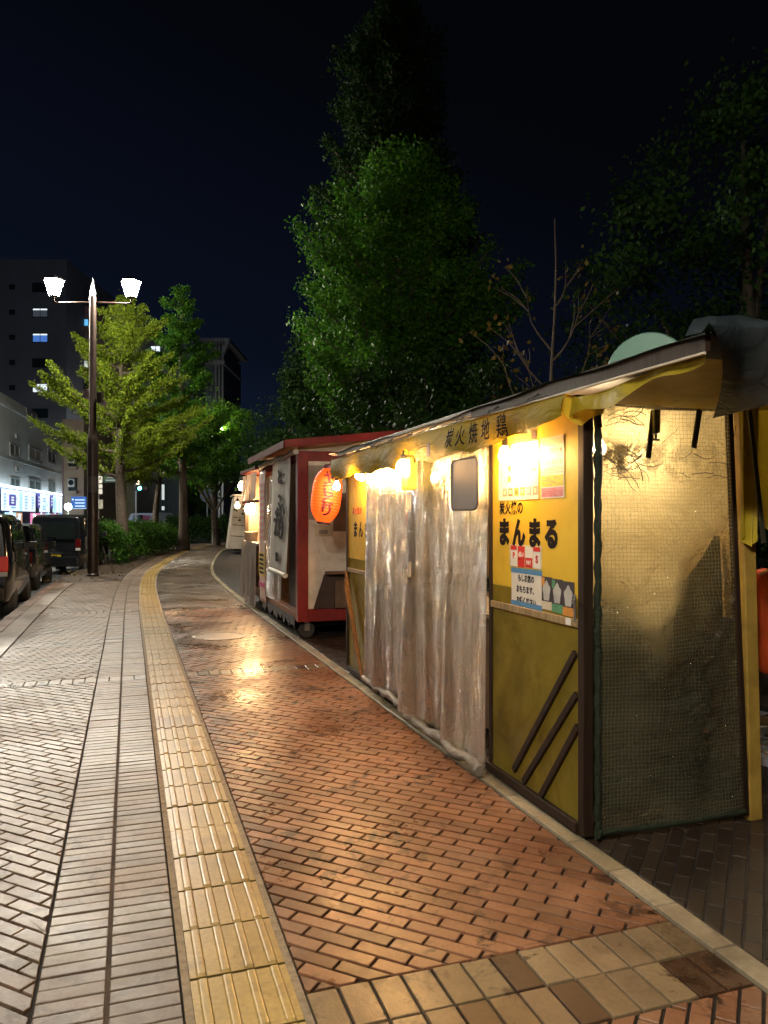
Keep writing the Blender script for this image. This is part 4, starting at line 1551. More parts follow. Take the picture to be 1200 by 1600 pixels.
for s in (-1, 1):
    k = len(TV)
    TV += [(s * .10, .06, .55), (s * .14, .44, .53), (s * .14, .45, .28), (s * .14, .42, .11)]
    TRr += [.115, .085, .075, .065]
    TE += [(1, k), (k, k + 1), (k + 1, k + 2), (k + 2, k + 3)]
skin_mesh('trousers', TV, TE, TRr, TR, per)
MB().lathe([(0, .105), (.06, .095), (.095, .05), (.103, 0), (.10, -.05), (.085, -.08)], 20, (0, .135, 1.43)).build('hair', pbr('black_hair', (.015, .012, .012), .5), per, 60)
for s in (-1, 1):
    MB().lathe([(0, -.045), (.04, -.04), (.045, 0), (.03, .05), (0, .06)], 12, M=Matrix.Diagonal((1, 2.6, 1, 1)), c=(s * .145, .50, .045)).build('shoe', M_BLACK, per, 60)
st = thing('stool', 'metal-legged round stool under the guest in the orange jacket', 'stool', (pv.x, pv.y, 0), R(20))
MB().lathe([(0, .40), (.16, .40), (.17, .415), (.17, .435), (.15, .445), (0, .445)], 24).build('seat', M_BLACK, st, 40)
for k in range(4):
    a = R(45 + 90 * k)
    MB().tube([(.12 * math.cos(a), .12 * math.sin(a), .40), (.19 * math.cos(a), .19 * math.sin(a), .0)], .011, 8).build('leg', M_STEEL, st, 60)
MB().tube([(.165 * math.cos(R(k * 15)), .165 * math.sin(R(k * 15)), .18) for k in range(25)], .008, 6).build('foot_ring', M_STEEL, st, 60)
# crate and table edge among the dark things under the side tarp
cr = thing('plastic_crate', 'pale plastic bottle crate on the ground behind the yellow post', 'crate', (P(1225, 1180, 4.6).x, 4.6, 0), R(24))
m = MB()
for z in (0, .12, .24):
    m.box(-.2, .2, -.15, -.135, z, z + .05).box(-.2, .2, .135, .15, z, z + .05).box(-.2, -.185, -.135, .135, z, z + .05).box(.185, .2, -.135, .135, z, z + .05)
for x in (-.19, 0, .19):
    m.box(x - .02, x + .02, -.156, -.151, 0, .29).box(x - .02, x + .02, .151, .156, 0, .29)
m.box(-.2, .2, -.15, .15, -.0, .012)
m.build('crate_body', pbr('bluish_plastic', (.34, .36, .44), .4, var=.1), cr, bevel=.003)

# ================================================================== trees and bushes
def leaves(name, pts, size, mat, parent, tone=None, flat=0.0):
    pts = np.asarray(pts, dtype=np.float64)
    N = len(pts)
    a = rng.normal(size=(N, 3)); a /= np.linalg.norm(a, axis=1)[:, None]
    b = rng.normal(size=(N, 3))
    if flat:
        a[:, 2] *= 1 - flat; b[:, 2] *= 1 - flat
        a /= np.linalg.norm(a, axis=1)[:, None]
    b -= a * (a * b).sum(1)[:, None]
    b /= np.linalg.norm(b, axis=1)[:, None]
    sz = size * rng.uniform(.65, 1.3, (N, 1))
    vs = np.stack([pts - a * sz * .5, pts + b * sz * .33 + a * sz * .1, pts + a * sz * .5, pts - b * sz * .33 + a * sz * .1], 1).reshape(-1, 3)
    me = bpy.data.meshes.new(name)
    me.vertices.add(4 * N)
    me.vertices.foreach_set('co', vs.ravel())
    me.loops.add(4 * N)
    me.loops.foreach_set('vertex_index', np.arange(4 * N, dtype=np.int32))
    me.polygons.add(N)
    me.polygons.foreach_set('loop_start', np.arange(0, 4 * N, 4, dtype=np.int32))
    me.polygons.foreach_set('loop_total', np.full(N, 4, dtype=np.int32))
    me.update(calc_edges=True)
    me.materials.append(mat)
    tn = rng.uniform(0, 1, N) if tone is None else np.clip(tone + rng.normal(0, .15, N), 0, 1)
    set_tone(me, tn)
    o = bpy.data.objects.new(name, me)
    COL.objects.link(o)
    o.parent = parent
    return o


M_BARK = pbr('grey_brown_bark', (.085, .065, .048), .85, var=.35, nscale=12, bump=.8, bscale=30)
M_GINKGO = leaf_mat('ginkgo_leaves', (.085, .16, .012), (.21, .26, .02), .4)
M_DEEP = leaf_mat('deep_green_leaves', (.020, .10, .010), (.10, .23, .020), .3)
M_DARKLF = leaf_mat('dark_leaves', (.008, .024, .005), (.022, .050, .010), .3)  # leaf colour darkened in place of weaker lamplight on these plants
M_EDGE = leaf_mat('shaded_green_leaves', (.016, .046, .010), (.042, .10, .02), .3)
M_FRESH = leaf_mat('fresh_green_leaves', (.05, .17, .012), (.13, .26, .02), .4)
M_RUST = leaf_mat('rusty_leaves', (.10, .06, .015), (.16, .12, .03), .3)
M_HEDGE = leaf_mat('hedge_leaves', (.022, .085, .012), (.075, .16, .02), .3)


def ginkgo(label, base, h, r0_, z0, spread, nb, nleaf, size, mat, group, seed, fuzz=.17, shape=.8, elev=(12, 38), name='ginkgo_tree', belly=0.0):
    r = random.Random(seed)
    t = thing(name, label, 'tree', base, r.uniform(0, 6), group)
    tr = MB()
    n = 12
    tp = [Vector((.10 * math.sin(k * .7 + seed), .10 * math.cos(k * .5 + seed), h * .97 * k / n)) for k in range(n + 1)]
    tr.tube(tp, [r0_ * (1 - .93 * k / n) + (.35 * r0_ if k == 0 else 0) for k in range(n + 1)], 10)
    pts = []
    for i in range(nb):
        f = (i + .5) / nb
        zf = z0 + (h - z0) * f ** .92 * .97
        L = spread * ((1 - f) ** shape) * r.uniform(.62, 1.12) * (.62 + .38 * min(1, f / .10)) * (1 if not belly else min(1, .5 + .5 * f / belly)) + .30
        az = i * 2.399 + r.uniform(-.4, .4)
        e0, e1 = R(elev[0] + r.uniform(-10, 10)), R(elev[1] + r.uniform(-8, 12))
        p = Vector((np.interp(zf, [q.z for q in tp], [q.x for q in tp]), np.interp(zf, [q.z for q in tp], [q.y for q in tp]), zf))
        br = [p.copy()]
        m_ = 7
        for k in range(m_):
            e = e0 + (e1 - e0) * k / m_
            p = p + Vector((math.cos(az) * math.cos(e), math.sin(az) * math.cos(e), math.sin(e))) * (L / m_)
            az += r.uniform(-.10, .10)
            br.append(p.copy())
        rb = max(.012, r0_ * .33 * (1 - f * .7))
        tr.tube(br, [rb * (1 - .85 * k / m_) for k in range(m_ + 1)], 5)
        subs = [(br, 1.0)]
        for q in range(3 if L > 1 else 1):
            k0 = r.randint(1, 4)
            p2, az2 = br[k0].copy(), az + r.choice((-1, 1)) * r.uniform(.5, 1.0)
            L2_ = L * r.uniform(.25, .5)
            b2 = [p2.copy()]
            for k in range(4):
                e = e0 + .15 + .1 * k
                p2 = p2 + Vector((math.cos(az2) * math.cos(e), math.sin(az2) * math.cos(e), math.sin(e))) * (L2_ / 4)
                b2.append(p2.copy())
            tr.tube(b2, [rb * .45 * (1 - .2 * k) for k in range(5)], 4)
            subs.append((b2, .55))
        for b_, wgt in subs:
            Lb = sum((b_[k + 1] - b_[k]).length for k in range(len(b_) - 1))
            cnt = int(nleaf / nb * (Lb / (spread * .62)) * .75) + 6
            arr = np.array([tuple(q) for q in b_])
            tt = rng.uniform(.10, 1.0, cnt) ** .85 * (len(b_) - 1)
            i0 = np.minimum(tt.astype(int), len(b_) - 2)
            fr_ = (tt - i0)[:, None]
            c_ = arr[i0] * (1 - fr_) + arr[i0 + 1] * fr_
            sp = fuzz * (1.15 - .7 * tt / (len(b_) - 1))[:, None]
            pts.append(c_ + rng.normal(size=(cnt, 3)) * sp * np.array([1, 1, .75]))
    tr.build('trunk', M_BARK, t, 60)
    leaves('crown', np.concatenate(pts), size, mat, t)
    return t


def bushy(label, base, prof, trunk_h, r0_, nclump, nleaf, size, mat, seed, group=None, name='broadleaf_tree', sig=.22, inner=.35, limbs=7, lean_=(0, 0), squash=(1, 1)):
    """crown of many leaf clumps held inside a profile of (height, radius)"""
    r = random.Random(seed)
    t = thing(name, label, 'tree' if trunk_h > 1 else 'bush', base, 0, group)
    zs, rs = [p[0] for p in prof], [p[1] for p in prof]
    tr = MB()
    top = zs[-1]
    tp = [Vector((.08 * math.sin(k + seed) + lean_[0] * k / 8, .08 * math.cos(k * .8 + seed) + lean_[1] * k / 8, top * .92 * k / 8)) for k in range(9)]
    tr.tube(tp, [r0_ * (1 - .9 * k / 8) for k in range(9)], 9)
    cl = []
    while len(cl) < nclump:
        z = zs[0] + (zs[-1] - zs[0]) * r.random()
        rad_ = float(np.interp(z, zs, rs))
        if r.random() > (rad_ / max(rs)) ** 1.2 + .06:
            continue
        a = r.uniform(0, 6.283)
        rr_ = rad_ * (1 if r.random() > inner else r.uniform(.3, .9)) * r.uniform(.80, 1.10)
        c_ = Vector((math.cos(a) * rr_ * squash[0] + lean_[0] * z / top, math.sin(a) * rr_ * squash[1] + lean_[1] * z / top, z))
        cl.append(c_)
    for q in range(limbs):
        c_ = cl[q * (len(cl) // max(1, limbs))]
        k0 = max(1, min(7, int(c_.z / top * 8 * .6)))
        s_ = tp[k0]
        md = (s_ + c_) / 2 + Vector((0, 0, .15))
        tr.tube([s_, md, c_], [r0_ * .35, r0_ * .22, .012], 5)
    tr.build('trunk', M_BARK, t, 60)
    C_ = np.array([tuple(c_) for c_ in cl])
    idx = rng.integers(0, len(cl), nleaf)
    sg_ = sig * rng.uniform(.5, 1.4, len(cl))
    pts = C_[idx] + rng.normal(size=(nleaf, 3)) * sg_[idx][:, None] * np.array([1, 1, .7])
    pts[:, 2] = np.maximum(pts[:, 2], .03)
    tone = rng.uniform(.15, .85, len(cl))[idx]
    leaves('crown', pts, size, mat, t, tone)
    return t


def at(px, Y):
    return ((px - CX) / F * Y, Y, 0)


GR = 'street trees along the path'
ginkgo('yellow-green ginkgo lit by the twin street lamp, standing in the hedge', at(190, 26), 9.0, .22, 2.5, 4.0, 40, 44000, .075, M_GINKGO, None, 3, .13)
ginkgo('tall dim ginkgo with a pointed top behind the lit ginkgo', at(284, 35), 12.2, .24, 3.0, 3.0, 40, 20000, .12, M_DEEP, None, 8, .18, .75)
ginkgo('slender dark-trunked tree beside the green traffic light', at(247, 38), 7.0, .2, 3.2, 2.6, 26, 10000, .11, M_GINKGO, None, 12, .2)
bushy('bright green tree by the path bend lit from beneath', at(337, 41), [(3.0, .5), (3.8, 2.0), (5.2, 2.4), (6.6, 1.9), (7.6, .7)], 3, .22, 90, 13000, .14, M_FRESH, 21, sig=.38)
bushy('small vivid green tree glowing beside the distant twin lamp', at(308, 96), [(2.2, .8), (3.6, 2.2), (5.0, 2.2), (6.2, .9)], 2, .2, 40, 4000, .24, M_FRESH, 22, sig=.5)
ginkgo('broad green tree with its lower left side lit, behind the stalls', at(628, 15.5), 9.0, .20, 2.3, 3.4, 80, 72000, .075, M_DEEP, None, 31, .21, .72, (18, 46), 'broadleaf_tree', .30)
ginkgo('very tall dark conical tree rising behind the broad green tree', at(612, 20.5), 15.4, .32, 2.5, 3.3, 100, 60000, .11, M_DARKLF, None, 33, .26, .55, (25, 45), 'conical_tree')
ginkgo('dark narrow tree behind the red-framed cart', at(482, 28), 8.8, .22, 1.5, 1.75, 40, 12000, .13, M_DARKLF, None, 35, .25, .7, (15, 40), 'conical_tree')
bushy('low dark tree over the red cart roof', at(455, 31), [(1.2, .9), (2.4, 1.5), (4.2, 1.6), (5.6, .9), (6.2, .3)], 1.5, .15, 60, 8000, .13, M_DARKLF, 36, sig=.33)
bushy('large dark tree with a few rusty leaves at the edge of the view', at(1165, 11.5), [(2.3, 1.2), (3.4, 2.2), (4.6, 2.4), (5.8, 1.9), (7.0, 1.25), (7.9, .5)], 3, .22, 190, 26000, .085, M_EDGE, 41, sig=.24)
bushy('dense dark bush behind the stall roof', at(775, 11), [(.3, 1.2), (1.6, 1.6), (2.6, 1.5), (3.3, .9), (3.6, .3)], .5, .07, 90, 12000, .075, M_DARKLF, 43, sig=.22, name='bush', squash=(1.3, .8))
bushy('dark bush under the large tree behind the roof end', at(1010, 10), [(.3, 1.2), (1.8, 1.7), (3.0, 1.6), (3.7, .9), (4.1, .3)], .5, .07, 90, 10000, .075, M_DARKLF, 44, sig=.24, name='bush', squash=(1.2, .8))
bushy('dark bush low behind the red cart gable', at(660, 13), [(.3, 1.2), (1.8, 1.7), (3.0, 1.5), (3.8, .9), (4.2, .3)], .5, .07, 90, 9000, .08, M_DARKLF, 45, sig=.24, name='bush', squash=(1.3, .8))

# bare young tree with its last leaves
bt = thing('bare_tree', 'nearly bare young tree with a few rusty leaves above the stall roof', 'tree', at(864, 9.0))
r = random.Random(17)
tr = MB()
ht = 4.95
tp = [Vector((.03 * math.sin(k * .9), .03 * math.cos(k), ht * k / 10)) for k in range(11)]
tr.tube(tp, [.036 - .0031 * k for k in range(11)], 8)
lp = []
for (z, dx, dy, L, e0) in ((1.9, -1, .3, 1.25, 58), (2.0, 1, -.2, 1.5, 50), (2.3, .9, .4, 1.3, 62), (2.25, -.9, -.3, 1.45, 60), (2.7, 1, .1, 1.25, 64), (2.9, -1, .1, 1.2, 62), (3.3, .8, -.3, .9, 70), (3.4, -.8, .3, .9, 68), (2.1, .95, .25, 1.9, 46), (3.9, .6, .2, .6, 72), (1.75, 1, .0, 1.5, 66), (2.5, -.3, 1, 1.2, 60)):
    d = Vector((dx, dy, 0)).normalized()
    p = Vector((0, 0, z))
    br = [p.copy()]
    for k in range(6):
        e = R(e0 - 22 + 9 * k)
        p = p + (d * math.cos(e) + Vector((r.uniform(-.12, .12), r.uniform(-.12, .12), math.sin(e)))) * L / 6
        br.append(p.copy())
    tr.tube(br, [.013 - .0018 * k for k in range(7)], 5)
    for q in range(3):
        s_ = br[r.randint(2, 5)]
        e_ = s_ + (d * .25 + Vector((r.uniform(-.2, .2), r.uniform(-.2, .2), r.uniform(.15, .4))))
        tr.tube([s_, (s_ + e_) / 2 + Vector((.02, 0, .02)), e_], [.007, .005, .003], 4)
        for w_ in range(3):
            lp.append(np.array(e_) + rng.normal(size=3) * .06)
    for w_ in range(5):
        lp.append(np.array(br[-1 - w_ % 3]) + rng.normal(size=3) * .07)
tr.build('trunk', pbr('pale_bark', (.11, .085, .055), .8, var=.3, nscale=14), bt, 60)
leaves('crown', lp, .075, M_RUST, bt)


# hedges
def hedge(label, fn, n, size, h, seed, mat):
    pts = []
    r_ = np.random.default_rng(seed)
    u, v = r_.uniform(0, 1, n), r_.uniform(-1, 1, n)
    k = r_.uniform(0, 1, n)
    for a, b, c_ in zip(u, v, k):
        L, Rr = fn(a)
        mid = (np.array(L) + np.array(Rr)) / 2
        half = (np.array(Rr) - np.array(L)) / 2
        hz = h * (1 + .10 * math.sin(a * 31 + b * 2) + .07 * math.sin(a * 67 + 3 * b))
        ang = b * math.pi / 2
        sh = (1 - c_ * c_ * .35)
        x = math.copysign(abs(math.sin(ang)) ** .6, b)
        z = hz * max(0, math.cos(ang)) ** .45 * sh
        p = mid + half * x * sh
        pts.append((p[0], p[1], max(.04, z * (.12 + .88 * r_.uniform(.5, 1) if abs(b) > .8 else 1))))
    pts = np.array(pts) + r_.normal(size=(n, 3)) * np.array([.09, .09, .07])
    pts[:, 2] = np.maximum(pts[:, 2], .02)
    o_ = pts.mean(0) * np.array([1, 1, 0])
    t = thing('hedge', label, 'hedge', tuple(o_))
    leaves('foliage', pts - o_, size, mat, t)
    # twigs inside
    m = MB()
    rr_ = random.Random(seed)
    for k in range(60):
        L, Rr = fn(rr_.random())
        q = rr_.uniform(.15, .85)
        b0 = Vector((L[0] + (Rr[0] - L[0]) * q, L[1] + (Rr[1] - L[1]) * q, 0)) - Vector(o_)
        m.tube([b0, b0 + Vector((rr_.uniform(-.2, .2), rr_.uniform(-.2, .2), h * .5)), b0 + Vector((rr_.uniform(-.35, .35), rr_.uniform(-.35, .35), h * .9))], [.018, .012, .005], 4)
    m.build('stems', M_BARK, t)
    return t


sh0, sh1 = S_of((-7.0, 24.2)), S_of((-9.05, 36.5))
hedge('clipped green hedge beside the path under the lit ginkgo', lambda a: (W(sh0 + (sh1 - sh0) * a, -2.75 - .9 * a), W(sh0 + (sh1 - sh0) * a, -1.25 + .7 * a)), 30000, .10, 1.16, 3, M_HEDGE)
hedge('darker hedge at the far bend of the path', lambda a: (at(262 + 100 * a, 52), at(262 + 100 * a, 46.5)), 12000, .13, 1.45, 4, M_DARKLF)
# fallen leaves on the soil under the hedge
pts = []
for k in range(900):
    s_ = random.uniform(S_SOIL, sh1)
    p = W(s_, random.uniform(-2.4, -.65), .006)
    pts.append(p)
fl = leaves('fallen_leaves', pts, .07, M_RUST, None, flat=.85)
tag(fl, 'brown leaves scattered on the soil by the hedge', 'leaves', kind='stuff')

ROADZ = -.14
# ================================================================== street lamps
M_POST = pbr('dark_brown_post', (.045, .030, .026), .35, .2, var=.2)
M_LAMP = glow('street_lamp_glass', (1.0, .92, .76), 950)
M_LAMPCAP = pbr('lamp_cap', (.12, .11, .10), .4, .4)


def street_lamp(label, loc, rz, group):
    t = thing('street_lamp', label, 'street lamp', loc, rz, group)
    m = MB().lathe([(.155, 0), (.155, .05), (.135, .07), (.135, 3.35), (.12, 3.5), (.088, 3.56), (.083, 7.0), (.088, 7.02)], 16)
    m.build('post', M_POST, t, 35)
    MB().lathe([(.06, 7.02), (.062, 7.06), (.075, 7.12), (.05, 7.22), (.022, 7.38), (0, 7.5)], 14).build('finial', pbr('pale_finial', (.5, .48, .44), .3, .5), t, 50)
    MB().tube([(-.95, 0, 6.86), (0, 0, 6.88), (.95, 0, 6.86)], .022, 8).build('arm', M_POST, t, 50)
    for s in (-1, 1):
        hd = MB().lathe([(.02, 6.84), (.025, 6.98), (.06, 7.0), (.11, 7.02), (.11, 7.035)], 14, (.95 * s, 0, 0)).build('lamp_head', M_POST, t, 40)
        MB().lathe([(.125, 7.036), (.235, 7.40), (.0, 7.405)], 6, (.95 * s, 0, 0)).build('glass', M_LAMP, hd)
        MB().lathe([(.262, 7.406), (.25, 7.43), (.14, 7.50), (.03, 7.54), (0, 7.58)], 6, (.95 * s, 0, 0)).build('lid', M_LAMPCAP, hd)
    MB().box(.12, .24, -.09, .09, 4.35, 4.62).tube([(.0, 0, 4.4), (.14, 0, 4.4)], .02, 6).build('control_box', M_POST, t, bevel=.01)
    MB().lathe([(.137, 2.1), (.138, 2.1), (.138, 2.5), (.137, 2.5)], 16).build('notice_band', pbr('band_grey', (.09, .08, .08), .4), t)
    return t


L1p = at(145, 19.3)
lamp = street_lamp('tall dark twin-armed street lamp with two glaring heads beside the parked cars', L1p, R(3), 'twin street lamps')


def more_lamp(label, loc, rz, sc_=1.0):
    c = copy_tree(lamp)
    c.location = loc
    c.rotation_euler = (0, 0, rz)
    c.scale = (sc_,) * 3
    c['group'] = 'twin street lamps'
    c['label'] = label
    return c


more_lamp('distant twin street lamp lighting the small vivid green tree', at(318, 110), R(2))
more_lamp('distant twin street lamp behind the trunk of the lit ginkgo', at(186, 97), 0, 1.08)
S0 = S_of((L1p[0], L1p[1])) - 20.5
more_lamp('twin street lamp standing just beside the viewer on the path', W(S0 - .8, -1.9, 0), R(5), .54)
more_lamp('added unseen twin street lamp, enlarged to light the pale corner building', (-19.3, 33.5, ROADZ), R(80), 1.5)  # oversized copy added out of view to brighten the facade

ul = thing('pole_lamp', 'thin steel pole with one small white lamp among the trees', 'street lamp', at(333, 43))
MB().lathe([(.07, 0), (.06, 3), (.045, 6.3)], 10).build('pole', pbr('galvanised_pole', (.42, .42, .42), .4, .6), ul, 40)
MB().tube([(0, 0, 6.25), (.1, -.1, 6.45), (.35, -.2, 6.5)], .03, 6).build('arm', bpy.data.materials['galvanised_pole'], ul, 50)
MB().lathe([(0, -.09), (.14, -.06), (.18, 0), (.12, .06), (0, .08)], 14, (.42, -.22, 6.46)).build('lamp_head', glow('pole_lamp_light', (1, .92, .8), 420), ul, 50)

pl_ = thing('post_lamp', 'low white globe lamp on a short post by the shopfront', 'street lamp', at(106.5, 44))
MB().lathe([(.05, 0), (.04, 1.9)], 10).build('post', pbr('white_post', (.6, .6, .6), .4), pl_)
MB().lathe([(0, 1.9), (.16, 1.98), (.2, 2.12), (.15, 2.27), (0, 2.32)], 16).build('globe', glow('cool_globe', (.72, 1.0, .92), 26), pl_, 60)

# ================================================================== parked cars
M_CARB = pbr('black_car_paint', (.008, .009, .011), .22, .0, var=.1, coat=1.0, rvar=.04)
M_CARB2 = pbr('dark_brown_car_paint', (.020, .017, .015), .22, .0, var=.1, coat=1.0, rvar=.04)
M_GLASS = pbr('car_glass', (.010, .014, .013), .05, 0, var=.1, rvar=.02, spec=.8)
M_TRIM = pbr('black_trim', (.012, .012, .012), .5)
M_CHROME = pbr('chrome', (.7, .7, .7), .12, 1.0, var=.05, rvar=.04)
M_RIM = pbr('alloy_rim', (.35, .35, .36), .3, .8)
M_TAIL = pbr('tail_lamp_red', (.10, .006, .005), .12, var=.2, rvar=.05)
M_TAILON = lit_sign('tail_lamp_lit', (1.0, .07, .03), .12, (.4, .01, .008))
M_CLEARL = pbr('clear_lamp', (.6, .6, .58), .1, var=.1, rvar=.04)
M_PLATEY = pbr('yellow_plate', (.62, .45, .02), .4)
M_PLATEW = pbr('white_plate', (.62, .62, .60), .4)


def car(label, loc, rz, L=3.6, Wd=1.62, Ht=1.56, paint=None, rake=.16, plate=None, lit=False, nose=.75, boxy=0.9, pz=.60):
    """rear at y=0, nose at y=L"""
    t = thing('parked_car', label, 'car', loc, rz, 'cars parked along the kerb')
    hw = Wd / 2
    zb, zbelt = .22, Ht * .60
    st = [  # y, width factor, roof height factor, belt z
        (.00, .90, .955, zbelt), (.12, .965, .985, zbelt), (.45, 1.0, 1.0, zbelt), (L * .40, 1.0, 1.0, zbelt - .01), (L - nose - .75, 1.0, .985, zbelt - .03),
        (L - nose - .30, 1.0, .86, zbelt - .05), (L - nose + .05, .995, .625, zbelt - .06), (L - .30, .95, .575, zbelt - .12), (L - .08, .86, .50, zbelt - .25), (L, .76, .42, zbelt - .32)]
    vs, n = [], 15
    for i, (y, wf, rf, bz) in enumerate(st):
        w = hw * wf
        zr = Ht * rf
        zt = max(zr, bz + .03)
        tum = boxy if zr - bz > .3 else .93
        pr_ = [(.55 * w, zb), (.93 * w, zb), (w * .985, zb + .16), (w, (zb + bz) / 2), (w * .985, bz), (w * (.985 + (tum - .985) * .55), bz + (zt - bz) * .55), (w * tum, zt - (zt - bz) * .14), (w * (tum - .10), zt)]
        full = [(0, zb)] + pr_ + [(0, zt + .015)]
        ring = [(x, z) for x, z in pr_] + [(0, zt + .012)] + [(-x, z) for x, z in pr_[::-1]]
        n = len(ring)
        for x, z in ring:
            k = max(0, (z - zb) / (Ht - zb))
            yo = 0
            if i <= 1:
                yo = rake * max(0, k - .45) / .55 * (1 if i == 0 else .6) + (.05 if z <= zb + .01 else 0)
            vs.append((x, y + yo, z))
    fs = []
    for i in range(len(st) - 1):
        for k in range(n):
            k2 = (k + 1) % n
            fs.append((i * n + k, (i + 1) * n + k, (i + 1) * n + k2, i * n + k2))
    fs.append(tuple(range(n)))
    fs.append(tuple((len(st) - 1) * n + k for k in range(n))[::-1])
    body = MB().add(vs, fs).build('body', paint or M_CARB, t, 38, bevel=.025)

    def P2(i, k, off=.006):
        v = Vector(vs[i * n + k])
        return v
    # rear glass: on the raked tail, between belt and roof
    def rear(x, k_):
        z = zb + (Ht * .955 - zb) * k_
        return Vector((x, rake * max(0, (z - zb) / (Ht - zb) - .45) / .55 - .006, z))
    k0, k1 = .56, .90
    gl = []
    for (x, k_) in ((-.70, k0 + .06), (-.66, k0), (.66, k0), (.70, k0 + .06), (.66, k1 - .04), (.60, k1), (-.60, k1), (-.66, k1 - .04)):
        gl.append(rear(x * hw, k_))
    MB().prism(gl, (0, .004, 0)).build('rear_window', M_GLASS, t)
    wp = rear(.05, k0 + .03)
    MB().bar(wp + Vector((0, -.012, 0)), rear(-.38, k0 + .08) + Vector((0, -.012, 0)), .014, .01).build('rear_wiper', M_TRIM, t)
    # side glass
    for s in (-1, 1):
        for (ya, yb, sl0, sl1) in ((.35, L * .36, .10, 0.0), (L * .36 + .07, L - nose - .62, 0, -.34)):
            q = []
            for (y, k_) in ((ya, .06), (yb - (sl1 if sl1 > 0 else 0), .06), (yb + sl1 * .95, .84), (ya + sl0, .84)):
                x = hw * (.985 + (boxy - .985) * k_ * .98) + .006
                q.append((s * x, y, zbelt + (Ht - zbelt) * k_))
            MB().prism(q if s > 0 else q[::-1], (-.004 * s, 0, 0)).build('side_window', M_GLASS, t)
        # tail lamps
        pl0 = rear(s * hw * .76, .36); pl1 = rear(s * hw * .93, .55)
        MB().box(min(s * hw * .74, s * hw * .925), max(s * hw * .74, s * hw * .925), -.02, .05, zbelt - .26, zbelt - .02).build('tail_lamp', M_TAILON if lit else M_TAIL, t, bevel=.012)
        MB().box(min(s * hw * .745, s * hw * .915), max(s * hw * .745, s * hw * .915), -.018, .05, zbelt - .34, zbelt - .265).build('reverse_lamp', M_CLEARL, t, bevel=.01)
        # mirror
        ym = L - nose - .62
        mi = MB().box(min(s * hw * 1.01, s * (hw * 1.01 + .17)), max(s * hw * 1.01, s * (hw * 1.01 + .17)), ym - .04, ym + .05, zbelt + .02, zbelt + .16).build('mirror', paint or M_CARB, t, bevel=.025)
        for yh in (.5, L * .36 + .35):
            MB().box(min(s * hw, s * (hw + .022)), max(s * hw, s * (hw + .022)), yh, yh + .16, zbelt - .13, zbelt - .10).build('door_handle', M_CHROME, t, bevel=.006)
        for yw in (.62, L - .72):
            wh = thing_part('wheel', t)
            RX = Matrix.Rotation(R(90) * s, 4, 'Y')
            MB().lathe([(.19, -.085), (.27, -.09), (.29, -.06), (.29, .06), (.27, .09), (.19, .085)], 26, (s * (hw - .10), yw, .29 - .14), M=RX).build('tyre', M_BLACK, wh, 40)
            m = MB().lathe([(0, .055), (.04, .06), (.05, .045), (.17, .06), (.19, .082), (.192, .02)], 20, (s * (hw - .10), yw, .29 - .14), M=RX)
            m.build('rim', M_RIM, wh, 40)
        MB().box(min(s * hw * .62, s * hw * .86), max(s * hw * .62, s * hw * .86), L - .12, L + .0, .62, .76).build('headlight', M_CLEARL, t, bevel=.02)
    MB().box(-hw * .86, hw * .86, -.055, .03, .24, .52).build('bumper', paint or M_CARB, t, bevel=.04)
    pm = plate or M_PLATEW
    pb = MB().box(-.165, .165, -.016, -.004, pz, pz + .165).build('number_plate', pm, t)
    MB().box(-.12, .12, -.0175, -.0165, pz + .03, pz + .09).box(-.08, .06, -.0175, -.0165, pz + .115, pz + .145).build('plate_marks', M_INK, pb)
    MB().box(-.22, .22, -.02, .02, pz + .20, pz + .235).build('garnish', M_CHROME, t, bevel=.006)
    return t


def thing_part(name, parent):
    o = bpy.data.objects.new(name, None)
    COL.objects.link(o)
    o.parent = parent
    return o


def kerb_spot(Y, t, off=0.0):
    s_ = S_of((np.interp(Y, yy, xx), Y))
    p = W(s_, t)
    return (p[0], p[1], ROADZ)
ang_path = math.atan2(.3325, 1)
car('black hatchback nearest the viewer with its red tail lamp showing', kerb_spot(13.0, -2.93), ang_path + R(1), 3.55, 1.62, 1.66, M_CARB, lit=True)
car('glossy black car squeezed between the near hatchback and the boxy one', kerb_spot(17.3, -3.12), ang_path - R(2), 3.4, 1.55, 1.46, M_CARB, rake=.3)
car('boxy black car with a yellow number plate seen from behind', (at(86, 21.6)[0], 21.6, ROADZ), R(6), 3.4, 1.50, 1.70, M_CARB, rake=.10, plate=M_PLATEY, boxy=.93, pz=.40)

van = thing('parked_van', 'small pale blue-lit van parked far off below the office block', 'van', (at(231, 70)[0], 70, ROADZ), R(62))
MB().prism([(-.9, -2.2, .35), (-.9, 2.2, .35), (-.9, 2.2, 1.15), (-.9, 1.65, 1.35), (-.9, 1.15, 2.05), (-.9, -2.15, 2.1)], (1.8, 0, 0)).build('body', pbr('blue_lit_white', (.42, .48, .62), .3), van, bevel=.06)  # white van: the blue light on it is put into the body colour
MB().box(-.93, -.905, -1.7, .9, 1.35, 1.9).build('side_window', M_GLASS, van)
MB().prism([(-.75, 1.69, 1.38), (.75, 1.69, 1.38), (.72, 1.21, 2.0), (-.72, 1.21, 2.0)], (0, .03, .03)).build('windscreen', M_GLASS, van)
for x in (-.86, .86):
    for y in (-1.4, 1.4):
        MB().lathe([(0, -.1), (.33, -.1), (.33, .1), (0, .1)], 18, (x, y, .33), M=Matrix.Rotation(R(90), 4, 'Y')).build('wheel', M_BLACK, van, 40)
    MB().box(x - .12 if x > 0 else x - .02, x + .02 if x > 0 else x + .12, 2.18, 2.24, .8, 1.0).build('headlight', M_CLEARL, van)

